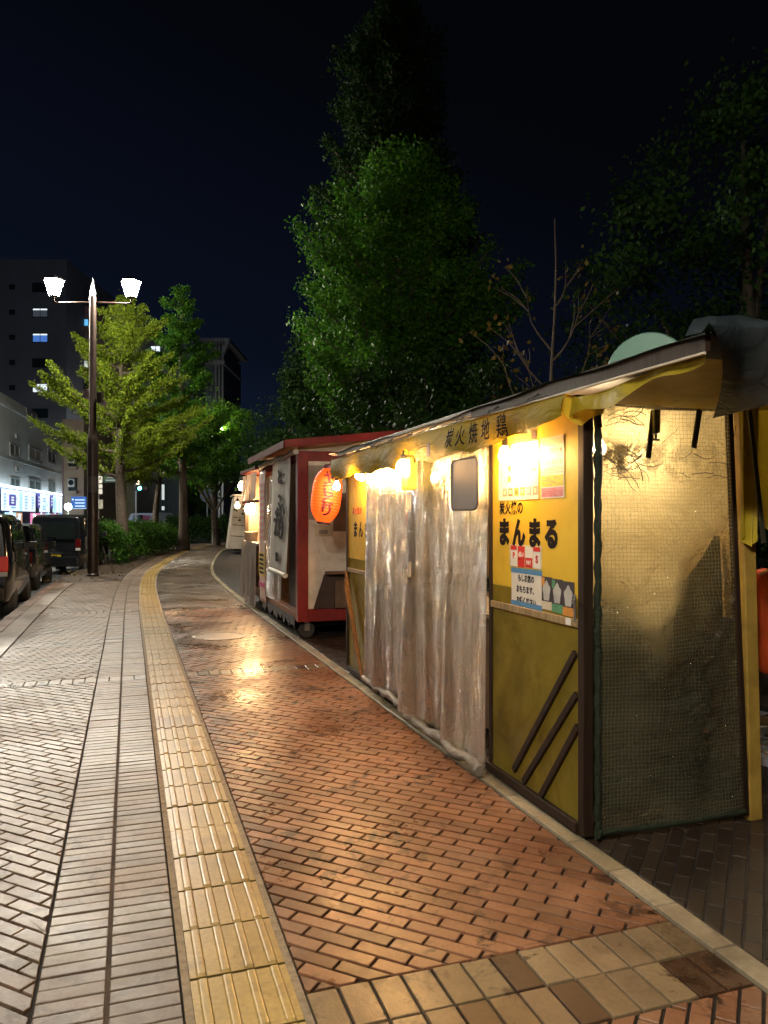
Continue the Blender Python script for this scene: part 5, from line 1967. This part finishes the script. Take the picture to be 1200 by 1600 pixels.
# ================================================================== buildings
M_WALLW = pbr('pale_painted_wall', (.74, .74, .72), .7, var=.08, nscale=.35, bump=.2, bscale=12, dirt=.25)
M_WALLN = pbr('navy_dark_wall', (.13, .155, .225), .8, var=.15, nscale=.2)
M_WALLP = pbr('plum_dark_wall', (.30, .21, .23), .8, var=.15, nscale=.2)
M_WALLB = pbr('beige_wall', (.36, .28, .21), .7, var=.1, nscale=.4, dirt=.3)
M_WALLG = pbr('grey_wall', (.38, .38, .34), .7, var=.12, nscale=.4, dirt=.3)
M_OFFICE = pbr('blue_grey_cladding', (.055, .085, .11), .4, .2, var=.15, nscale=.4)
M_WIN = pbr('dark_window', (.018, .028, .032), .10, var=.2, rvar=.03)
M_WINTEAL = pbr('curtained_window', (.085, .13, .125), .22, var=.25, nscale=3)
M_FRAME = pbr('window_frame', (.30, .30, .29), .5)
M_WARM = glow('lit_room_white', (.85, .95, 1.0), .9)
M_BLUEROOM = glow('lit_room_blue', (.10, .28, .85), .55)
M_CYAN = glow('lit_room_cyan', (.15, .55, .95), .8)
M_PALE = glow('lit_room_pale', (.75, .82, .78), .7)
M_DIMROOM = glow('dim_room', (.30, .36, .45), .12)


class Face:
    def __init__(s, x0, y0, x1, y1):
        s.fr = Frame(x0, y0, math.atan2(y1 - y0, x1 - x0))
        s.L = math.hypot(x1 - x0, y1 - y0)

    def hit(s, px, py, y=0.0):
        return s.fr.hit(px, py, 1, y)


def add_window(F_, b, r, pane, frame=True, split=True, off=0.0, bright_top=None):
    a, c = F_.hit(r[0], r[1], -.02 + off), F_.hit(r[2], r[3], -.02 + off)
    x0, x1, z0, z1 = min(a.x, c.x), max(a.x, c.x), min(a.z, c.z), max(a.z, c.z)
    e = max(.04, (x1 - x0) * .05)
    m = MB()
    m.box(x0 - e, x1 + e, off - .06, off + .02, z1, z1 + e).box(x0 - e, x1 + e, off - .09, off + .02, z0 - e, z0)
    m.box(x0 - e, x0, off - .06, off + .02, z0, z1).box(x1, x1 + e, off - .06, off + .02, z0, z1)
    if split:
        xm = (x0 + x1) / 2
        m.box(xm - e * .35, xm + e * .35, off - .04, off + .01, z0, z1)
    w = m.build('window', M_FRAME if frame else M_WIN, b)
    MB().box(x0, x1, off - .012, off + .003, z0, z1).build('pane', pane, w)
    if bright_top:
        MB().box(x0, x1, off - .02, off - .013, z1 - (z1 - z0) * .18, z1).build('blind', bright_top, w)
    return w


# -- the pale corner building with the bright shopfront
FA = Face(-21.5, 29.7, -32.2, 77)
ba = thing('corner_building', 'pale four-storey building with a row of bright shop signs along its foot', 'building', FA.fr.loc, FA.fr.ang)
za = FA.hit(98, 682).z
za2 = FA.hit(20, 629).z
MB().box(0, FA.L, 0, 14, ROADZ, za).build('wall', M_WALLW, ba)
xs = FA.hit(62, 680).x
MB().box(0, xs, .6, 14, za + .002, za2 + .6).build('upper_wall', M_WALLW, ba)
MB().box(0, FA.L + .05, -.12, .25, za - .16, za + .12).build('parapet', M_WALLW, ba, bevel=.03)
zc1 = FA.hit(60, 724).z - .35
MB().box(0, FA.L, -.05, -.002, zc1 - .06, zc1 + .02).build('string_course', M_WALLW, ba)
for r_ in ((16, 693, 30, 714), (46, 699, 64, 721), (75, 704, 86.5, 724)):
    add_window(FA, ba, r_, M_WINTEAL)
for r_, mt in (((17, 747, 30, 766), M_WINTEAL), ((46, 750, 63, 768), M_WINTEAL), ((76, 752.5, 86, 769), M_WINTEAL)):
    add_window(FA, ba, r_, mt)
for r_ in ((13, 634, 26, 657), (42, 641, 57, 661)):
    add_window(FA, ba, r_, M_WIN, off=.6)
for (px, py) in ((24, 681), (25, 732), (24, 732)):
    c = FA.hit(px, py)
    MB().box(c.x - .2, c.x + .2, -.15, -.002, c.z - .2, c.z + .2).build('vent_hood', M_FRAME, ba, bevel=.04)
for lx in (2.5, 6.2, 9.9, 13.6, 17.3):
    for lz in (FA.hit(23, 715).z, FA.hit(23, 766).z):
        w = MB().box(lx - .08, lx + 1.48, -.07, .02, lz - .08, lz + 1.58).build('window', M_FRAME, ba)
        MB().box(lx, lx + .68, -.085, -.071, lz, lz + 1.5).box(lx + .72, lx + 1.4, -.085, -.071, lz, lz + 1.5).build('pane', M_WINTEAL, w)
c0 = FA.hit(8, 633, .5)
MB().tube([(c0.x, .5, c0.z), (c0.x, .5, c0.z - 3)], .08, 6).build('drain_pipe', M_WALLG, ba)
# shopfront: canopy light line, sign panels, posters
zs0, zs1 = FA.hit(50, 800).z, FA.hit(50, 771).z
SG = {'w': lit_sign('sign_white', (.80, .93, 1.0), 1.05), 'v': lit_sign('sign_violet', (.16, .13, .55), .6), 'b': lit_sign('sign_blue', (.25, .5, 1.0), 1.0), 'p': lit_sign('sign_pink', (.95, .28, .55), .9), 'c': lit_sign('sign_cyan', (.55, .88, 1.0), 1.0), 'o': lit_sign('sign_peach', (.9, .5, .3), .6)}
xa, xb = FA.hit(0, 790).x - 6, FA.hit(98, 790).x
MB().box(xa, xb, -.35, -.01, zs0 - .05, zs1 + .1).build('sign_fascia', pbr('fascia_violet', (.10, .12, .30), .5), ba)
m = MB()
for k in range(60):
    x = xa + (xb - xa) * (k + .5) / 60
    m.box(x - .18, x + .18, -.55, -.40, zs1 + .12, zs1 + .26)
m.build('light_strip', glow('cool_led', (.72, .90, 1.0), 7), ba)
sx = lambda x: x / 9.23
for (x0, x1, kind, y0_, y1_) in ((-60, 12, 'w', 285, 490), (22, 185, 'w', 285, 490), (195, 242, 'c', 285, 495), (252, 340, 'w', 285, 498), (352, 432, 'w', 287, 500), (503, 645, 'w', 295, 497), (700, 742, 'c', 305, 510), (755, 818, 'w', 315, 512), (830, 900, 'w', 318, 515)):
    pa, pb_ = FA.hit(sx(x0), 772 + sx(x0) * .035), FA.hit(sx(x1), 799)
    s_ = MB().box(pa.x, pb_.x, -.42, -.355, zs0 + .02, zs1).build('sign_panel', SG[kind], ba)
    m = MB()
    for k in range(5):
        zz = zs0 + .2 + (zs1 - zs0 - .4) * k / 5
        m.box(pa.x + (pb_.x - pa.x) * .25, pa.x + (pb_.x - pa.x) * random.uniform(.5, .8), -.427, -.4205, zz, zz + .12)
    m.build('print', SG['b'], s_)
for (x0, x1, y0_, y1_, kind) in ((36, 135, 300, 465, 'v'), (462, 495, 290, 495, 'v'), (655, 690, 310, 500, 'v'), (535, 610, 420, 470, 'c')):
    pa, pb_ = FA.hit(sx(x0), 740 + sx(y0_)), FA.hit(sx(x1), 740 + sx(y1_))
    s_ = MB().box(pa.x, pb_.x, -.45, -.43, pb_.z, pa.z).build('sign_panel', SG[kind], ba)
    m = MB()
    for k in range(3):
        zz = pb_.z + (pa.z - pb_.z) * (.2 + .24 * k)
        m.box(pa.x + (pb_.x - pa.x) * .3, pa.x + (pb_.x - pa.x) * .7, -.458, -.4505, zz, zz + (pa.z - pb_.z) * .14)
    m.build('print', SG['w'], s_)
zp0, zp1 = FA.hit(60, 812).z, FA.hit(60, 797).z
MB().box(xa, xb - .5, -.3, -.02, ROADZ, zs0 - .06).build('shop_wall', pbr('shop_wall_blue', (.10, .14, .30), .5), ba)
for (x0, x1, kind) in ((380, 465, 'p'), (480, 575, 'p'), (590, 675, 'c'), (690, 770, 'p'), (785, 870, 'w'), (0, 150, 'c'), (160, 245, 'o')):
    pa, pb_ = FA.hit(sx(x0), 800), FA.hit(sx(x1), 800)
    s_ = MB().box(pa.x, pb_.x, -.38, -.31, zp0 - .6, zs0 - .10).build('poster', SG[kind], ba)
    m = MB()
    xm, hw_ = (pa.x + pb_.x) / 2, (pb_.x - pa.x) / 2
    m.lathe([(0, -.003), (hw_ * .45, -.003), (hw_ * .45, .003), (0, .003)], 14, (xm, -.384, zs0 - .55), M=Matrix.Diagonal((1, 1, 1, 1)) @ Matrix.Rotation(R(90), 4, 'X'))
    m.box(xm - hw_ * .7, xm + hw_ * .7, -.386, -.381, zs0 - .28, zs0 - .2)
    m.build('print', SG['w' if kind != 'w' else 'b'], s_)

# -- beige service block with air conditioners
FB = Face(*at(97.5, 72)[:2], *at(131, 72)[:2])
bb = thing('service_block', 'narrow beige block with stacked air conditioner niches', 'building', FB.fr.loc, FB.fr.ang)
zb_t = FB.hit(100, 655).z
MB().box(0, FB.L, 0, 12, ROADZ, zb_t).build('wall', M_WALLB, bb)
for (y0_, y1_) in ((711, 729), (747, 767)):
    a, c = FB.hit(107, y0_), FB.hit(121, y1_)
    n_ = MB().box(a.x, c.x, -.05, -.004, c.z, a.z).build('niche', M_WIN, bb)
    m = MB().box(a.x + .08, a.x + .08 + (c.x - a.x) * .72, -.35, -.052, c.z + (a.z - c.z) * .3, a.z - .08, 0)
    cc = (a.x + .05 + (c.x - a.x) * .38, -.352, c.z + (a.z - c.z) * .64)
    m.lathe([(.26, -.002), (.26, .004), (0, .004)], 16, cc, 1, Matrix.Rotation(R(90), 4, 'X'))
    m.build('air_conditioner', [pbr('ac_white', (.55, .55, .52), .5), M_WIN], bb)
    MB().box(a.x - .2, c.x + .1, -.5, -.004, c.z - .25, c.z - .02).build('ledge', M_WALLB, bb)
MB().box(.0, .12, -.1, -.004, 0, zb_t).build('drain_pipe', M_WALLP, bb)

# -- grey mid-rise behind the lamp post
FC = Face(*at(126, 84)[:2], *at(213, 84)[:2])
bc = thing('grey_building', 'grey rendered building behind the post of the twin street lamp', 'building', FC.fr.loc, FC.fr.ang)
zt_ = FC.hit(150, 690).z
MB().box(0, FC.L, 0, 14, ROADZ, zt_).build('wall', M_WALLG, bc)
MB().box(0, FC.L, -.1, -.003, FC.hit(150, 702).z, FC.hit(150, 700).z).build('string_course', M_WALLB, bc)
for r_ in ((170, 757, 178, 769), (181, 757, 188, 769), (168, 789, 183, 795), (152, 760, 158, 774)):
    add_window(FC, bc, r_, M_WIN)
a, c = FC.hit(193, 745), FC.hit(212, 822)
MB().box(a.x, c.x, -.1, -.003, ROADZ, a.z).build('pale_bay', pbr('pale_bay_wall', (.30, .32, .24), .7, var=.15), bc)
a, c = FC.hit(130, 790), FC.hit(176, 822)
MB().box(a.x, c.x, -1.2, -.003, ROADZ, a.z).build('shop_annex', M_WALLG, bc)
add_window(FC, bc, (152, 742, 160, 779), M_PALE, off=-.03)

# -- dark apartment towers
FT = Face(*at(-20, 100)[:2], *at(104, 100)[:2])
bt_ = thing('apartment_tower', 'dark navy apartment tower with a column of lit windows', 'building', FT.fr.loc, FT.fr.ang)
MB().box(0, FT.L, 0, 20, ROADZ, FT.hit(50, 405).z).build('wall', M_WALLN, bt_)
for k in range(7):
    y0_ = 443 + k * 39.3
    lit = {1: (M_DIMROOM, M_WARM), 2: (M_BLUEROOM, M_WARM), 4: (M_WARM, None)}.get(k, (M_WIN, None))
    add_window(FT, bt_, (51.5, y0_, 74, y0_ + 12.5), lit[0], False, True, bright_top=lit[1])
    add_window(FT, bt_, (15, y0_ + 2, 23, y0_ + 9), M_WIN, False, False)
FU = Face(*at(104.5, 106)[:2], *at(152, 106)[:2])
bu = thing('apartment_block', 'plum-dark apartment block beside the navy tower with a few lit windows', 'building', FU.fr.loc, FU.fr.ang)
MB().box(0, FU.L, 0, 20, ROADZ, FU.hit(120, 478).z).build('wall', M_WALLP, bu)
for k in range(7):
    y0_ = 499 + k * 32.5
    a, c = FU.hit(106, y0_ + 14), FU.hit(134, y0_ + 22)
    MB().box(a.x, c.x, -1.0, -.003, c.z, a.z).build('balcony', M_WALLP, bu)
    add_window(FU, bu, (129, y0_, 138, y0_ + 10), {0: M_CYAN, 2: M_PALE}.get(k, M_WIN), False, False)
    add_window(FU, bu, (110, y0_, 122, y0_ + 10), M_WIN, False, True)
FV = Face(*at(206, 118)[:2], *at(302, 118)[:2])
bv = thing('distant_block', 'dim block behind the ginkgos with scattered white windows', 'building', FV.fr.loc, FV.fr.ang)
MB().box(0, FV.L, 0, 20, ROADZ, FV.hit(250, 530).z).build('wall', M_WALLN, bv)
for r_ in ((236, 541, 250, 552), (238, 580, 251, 590), (246, 602, 256, 608), (254, 644, 258, 650), (236, 707, 244, 713), (222, 620, 230, 628), (268, 560, 280, 570), (268, 600, 280, 610), (220, 660, 230, 668)):
    add_window(FV, bv, r_, M_WARM if r_[0] in (236, 238, 246, 254) else M_WIN, False, r_[0] in (236, 238))
# -- framed tower top
FE = Face(*at(296, 125)[:2], *at(361, 125)[:2])
be = thing('framed_tower', 'distant tower topped by a pale open concrete frame', 'building', FE.fr.loc, FE.fr.ang)
zt_ = FE.hit(340, 529).z
zl = FE.hit(340, 566).z
M_CONC = pbr('pale_concrete', (.30, .33, .36), .8, var=.1)
MB().box(.6, FE.L - 1.4, 1.0, 16, ROADZ, zt_ - 1.2).build('wall', M_WALLN, be)
MB().box(-.3, FE.L - .2, -.4, 16, zt_ - .55, zt_).prism([(FE.L - .9, -.4, zt_ - .55), (FE.L - .2, -.4, zt_ - .55), (FE.L - 1.0, -.4, zt_ - 2.4), (FE.L - 1.6, -.4, zt_ - 2.4)], (0, 1.2, 0)).build('crown_beam', M_CONC, be)
MB().box(-.2, FE.L - 1.05, -.2, 15, zl - .3, zl + .3).build('frame_beam', M_CONC, be)
for k in range(3):
    MB().box(FE.L - 2.6 + k * .55, FE.L - 2.38 + k * .55, .1, .9, ROADZ, zt_ - .6).build('frame_column', M_CONC, be)
MB().box(.0, .4, .1, .9, ROADZ, zt_ - .6).build('frame_column', M_CONC, be)
# -- blue office block
FO = Face(*at(206, 92)[:2], *at(291, 92)[:2])
bo = thing('office_block', 'dark teal glass office block with tall lit windows beyond the trees', 'building', FO.fr.loc, FO.fr.ang)
zt_ = FO.hit(250, 728).z
MB().box(0, FO.L, 0, 16, ROADZ, zt_).build('wall', M_OFFICE, bo)
MB().box(-.1, FO.L + .1, -.25, .0, FO.hit(250, 750).z, FO.hit(250, 743).z).build('cornice', pbr('teal_band', (.05, .13, .17), .4), bo)
m = MB()
for k in range(9):
    x = FO.L * (.32 + .075 * k)
    m.box(x - .05, x + .05, -.18, -.003, FO.hit(250, 815).z, FO.hit(250, 752).z)
m.build('fin', pbr('teal_fin', (.07, .15, .20), .4), bo)
for r_, mt in (((236, 729, 246, 742), M_PALE), ((251, 735, 258, 744), M_PALE), ((243, 757, 246, 780), M_PALE), ((251, 757, 257, 781), M_PALE), ((252, 791, 257, 797), M_PALE), ((243, 791, 245.5, 797), M_PALE), ((220, 795, 223, 806), M_WARM), ((257, 726, 280, 730), M_WARM)):
    add_window(FO, bo, r_, mt, False, False)

# ================================================================== signs, signal, markers
sgn = thing('road_sign', 'blue road sign with lines of small white writing beside the lamp post', 'sign', at(124, 46))
z0, z1 = P(0, 795, 46).z, P(0, 776, 46).z
MB().lathe([(.04, ROADZ), (.04, z1)], 8, (.55, .04, 0)).build('pole', bpy.data.materials['galvanised_pole'], sgn)
bd_ = MB().box(-.48, .42, -.02, .02, z0, z1).build('panel', lit_sign('sign_face_blue', (.02, .10, .42), .35), sgn)  # sign face emits a little, as does its print
m = MB()
for k in range(3):
    zz = z0 + (z1 - z0) * (.18 + .25 * k)
    m.box(-.25, .32, -.026, -.021, zz, zz + .07)
m.box(-.42, -.34, -.026, -.021, z1 - .22, z1 - .12)
m.box(-.48, .42, -.026, -.0215, z0, z0 + .03)
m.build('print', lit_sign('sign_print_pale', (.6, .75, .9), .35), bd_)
sg2 = thing('street_sign', 'green street name sign hung under the distant lamp beside the pale mirror', 'sign', at(172, 62))
z0, z1 = P(0, 754, 62).z, P(0, 743, 62).z
MB().lathe([(.05, ROADZ), (.05, z1 + .2)], 8, (.9, .05, 0)).build('pole', bpy.data.materials['galvanised_pole'], sg2)
p_ = MB().box(-.55, .62, -.02, .02, z0, z1).build('panel', pbr('sign_green', (.04, .14, .11), .4), sg2)
MB().box(-.42, .5, -.026, -.021, z0 + .34, z0 + .44).box(-.35, .45, -.026, -.021, z0 + .12, z0 + .24).build('print', M_WHITE, p_)
mir = thing('traffic_mirror', 'round pale mirror and white plates on a pole right behind the lamp post', 'sign', at(154, 40))
MB().lathe([(.045, ROADZ), (.045, 4.1)], 8).build('pole', bpy.data.materials['galvanised_pole'], mir)
MB().lathe([(0, -.02), (.27, -.02), (.28, 0), (.2, .06), (0, .08)], 24, (.02, -.06, P(0, 735, 40).z), M=Matrix.Rotation(R(90), 4, 'X')).build('mirror_disc', pbr('mirror_back', (.42, .42, .36), .5), mir, 50)
for (ya_, yb_) in ((744, 755), (757, 763), (764.5, 772)):
    MB().box(-.12, .22, -.07, -.05, P(0, yb_, 40).z, P(0, ya_, 40).z).build('plate', M_WHITE, mir)
MB().box(-.05, .25, -.07, -.05, P(0, 795, 40).z, P(0, 781, 40).z).build('plate', pbr('dull_plate', (.4, .4, .34), .5), mir)
ts = thing('traffic_signal', 'traffic signal on a pole showing green', 'traffic light', at(213, 66))
MB().lathe([(.09, ROADZ), (.08, 5.2)], 10).build('pole', bpy.data.materials['galvanised_pole'], ts)
zc = P(0, 763, 66).z
MB().box(-.05, 1.0, -.12, .1, zc - .2, zc + .2).build('housing', M_TRIM, ts, bevel=.05)
MB().tube([(0, 0, zc + .2), (.5, 0, zc + .25)], .04, 6).build('arm', M_TRIM, ts)
MB().lathe([(0, -.02), (.15, -.02), (.15, .02), (0, .02)], 20, (.33, -.13, zc), M=Matrix.Rotation(R(90), 4, 'X')).build('green_lens', glow('signal_green', (.06, .95, .80), 40), ts)
MB().lathe([(0, -.02), (.15, -.02), (.15, .02), (0, .02)], 20, (.82, -.13, zc), M=Matrix.Rotation(R(90), 4, 'X')).build('dark_lens', pbr('red_lens_off', (.08, .01, .01), .3), ts)
MB().box(.05, .3, -.08, .0, P(0, 757, 66).z, P(0, 750, 66).z).build('walk_lamp', glow('warm_small', (1, .8, .5), 3), ts)
for (px, Y, lab, y0_, y1_) in ((136.5, 23.5, 'yellow and black marker post between the boxy car and the lamp post', 829, 806), (194, 44, 'slim yellow marker post rising from the hedge beside the ginkgo trunk', 823, 810)):
    mk_ = thing('marker_post', lab, 'marker post', at(px, Y), 0)
    zb__, zt__ = P(0, y0_, Y).z, P(0, y1_, Y).z
    MB().lathe([(.02, ROADZ), (.02, zb__)], 8).build('post', M_TRIM, mk_)
    w_ = 2.1 * Y / F
    m = MB()
    for k in range(5):
        m.box(-w_, w_, -.012, .012, zb__ + (zt__ - zb__) * k / 5, zb__ + (zt__ - zb__) * (k + .72) / 5, 0)
        m.box(-w_, w_, -.012, .012, zb__ + (zt__ - zb__) * (k + .72) / 5 + .0005, zb__ + (zt__ - zb__) * (k + 1) / 5 - .0005, 1)
    m.build('board', [lit_sign('marker_yellow', (.55, .62, .02), .35), M_TRIM], mk_)  # yellow given a faint glow of its own, though the board is no lamp
rd_ = thing('round_sign', 'dark round sign on a pole before the farthest twin lamp', 'sign', at(324, 60))
MB().lathe([(.05, ROADZ), (.05, 4.4)], 8).build('pole', bpy.data.materials['galvanised_pole'], rd_)
MB().lathe([(0, -.02), (.55, -.02), (.55, .02), (0, .02)], 28, (0, -.08, P(0, 774, 60).z), M=Matrix.Rotation(R(90), 4, 'X')).build('disc', M_WALLN, rd_)
fn_ = thing('railing', 'low pale railing far off across the road', 'railing', at(270, 76))
m = MB()
for z in (.35, .7, 1.0):
    m.box(-2.2, 7.0, -.03, .03, z, z + .07)
m.build('rail', M_FRAME, fn_)
for k in range(10):
    MB().box(-2.2 + k, -2.12 + k, -.04, .04, ROADZ, 1.1).build('post', M_FRAME, fn_)

# ================================================================== sky, faint added fill sun, camera
w = bpy.data.worlds.new('World')
sc.world = w
w.use_nodes = True
t = w.node_tree
t.nodes.clear()
out = t.nodes.new('ShaderNodeOutputWorld')
bg = t.nodes.new('ShaderNodeBackground')
geo = t.nodes.new('ShaderNodeTexCoord')
sp = t.nodes.new('ShaderNodeSeparateXYZ')
t.links.new(geo.outputs['Generated'], sp.inputs[0])
rp = t.nodes.new('ShaderNodeValToRGB')
mm = t.nodes.new('ShaderNodeMath')          # town glow: stronger low down and towards the built-up left
mm.operation = 'MULTIPLY_ADD'
mm.inputs[1].default_value = .35
t.links.new(sp.outputs[0], mm.inputs[0])
m2 = t.nodes.new('ShaderNodeMath')
m2.operation = 'ADD'
m2.inputs[1].default_value = .10
t.links.new(mm.outputs[0], m2.inputs[0])
t.links.new(sp.outputs[2], mm.inputs[2])
t.links.new(m2.outputs[0], rp.inputs[0])
cr = rp.color_ramp
cr.elements[0].position, cr.elements[0].color = 0.0, (.0055, .0110, .026, 1)
cr.elements[1].position, cr.elements[1].color = .62, (.0010, .0012, .0020, 1)
e = cr.elements.new(.25); e.color = (.0024, .0038, .0095, 1)
t.links.new(rp.outputs[0], bg.inputs['Color'])
bg.inputs['Strength'].default_value = 1.0
t.links.new(bg.outputs[0], out.inputs['Surface'])
mo = bpy.data.lights.new('fill_sun', 'SUN')  # weak cool sun added as fill from behind
mo.energy = .012
mo.angle = R(2)
mo.color = (.75, .85, 1.0)
m_o = bpy.data.objects.new('fill_sun', mo)
m_o.rotation_euler = (R(40), R(-20), 0)
COL.objects.link(m_o)

cd = bpy.data.cameras.new('Camera')
cam = bpy.data.objects.new('Camera', cd)
COL.objects.link(cam)
cam.location = (0, 0, H)
cam.rotation_euler = (R(90), 0, 0)
cd.sensor_fit = 'VERTICAL'
cd.sensor_height = 36
cd.lens = 36 * F / 1600
cd.shift_y = (CY - 800) / 1600
cd.clip_end = 2000
cd.clip_start = .05
sc.camera = cam

sc.view_settings.view_transform = 'Standard'
sc.view_settings.look = 'None'
sc.view_settings.exposure = .25
sc.view_settings.gamma = 1
sc.view_settings.use_curve_mapping = False
sc.render.engine = 'CYCLES'
c = sc.cycles
c.use_denoising = True
try:
    c.denoiser = 'OPENIMAGEDENOISE'
except Exception:
    pass
c.max_bounces = 8
c.diffuse_bounces = 3
c.glossy_bounces = 3
c.transmission_bounces = 4
c.transparent_max_bounces = 12
c.sample_clamp_indirect = 4
c.sample_clamp_direct = 0
c.use_light_tree = True
c.caustics_reflective = False
c.caustics_refractive = False
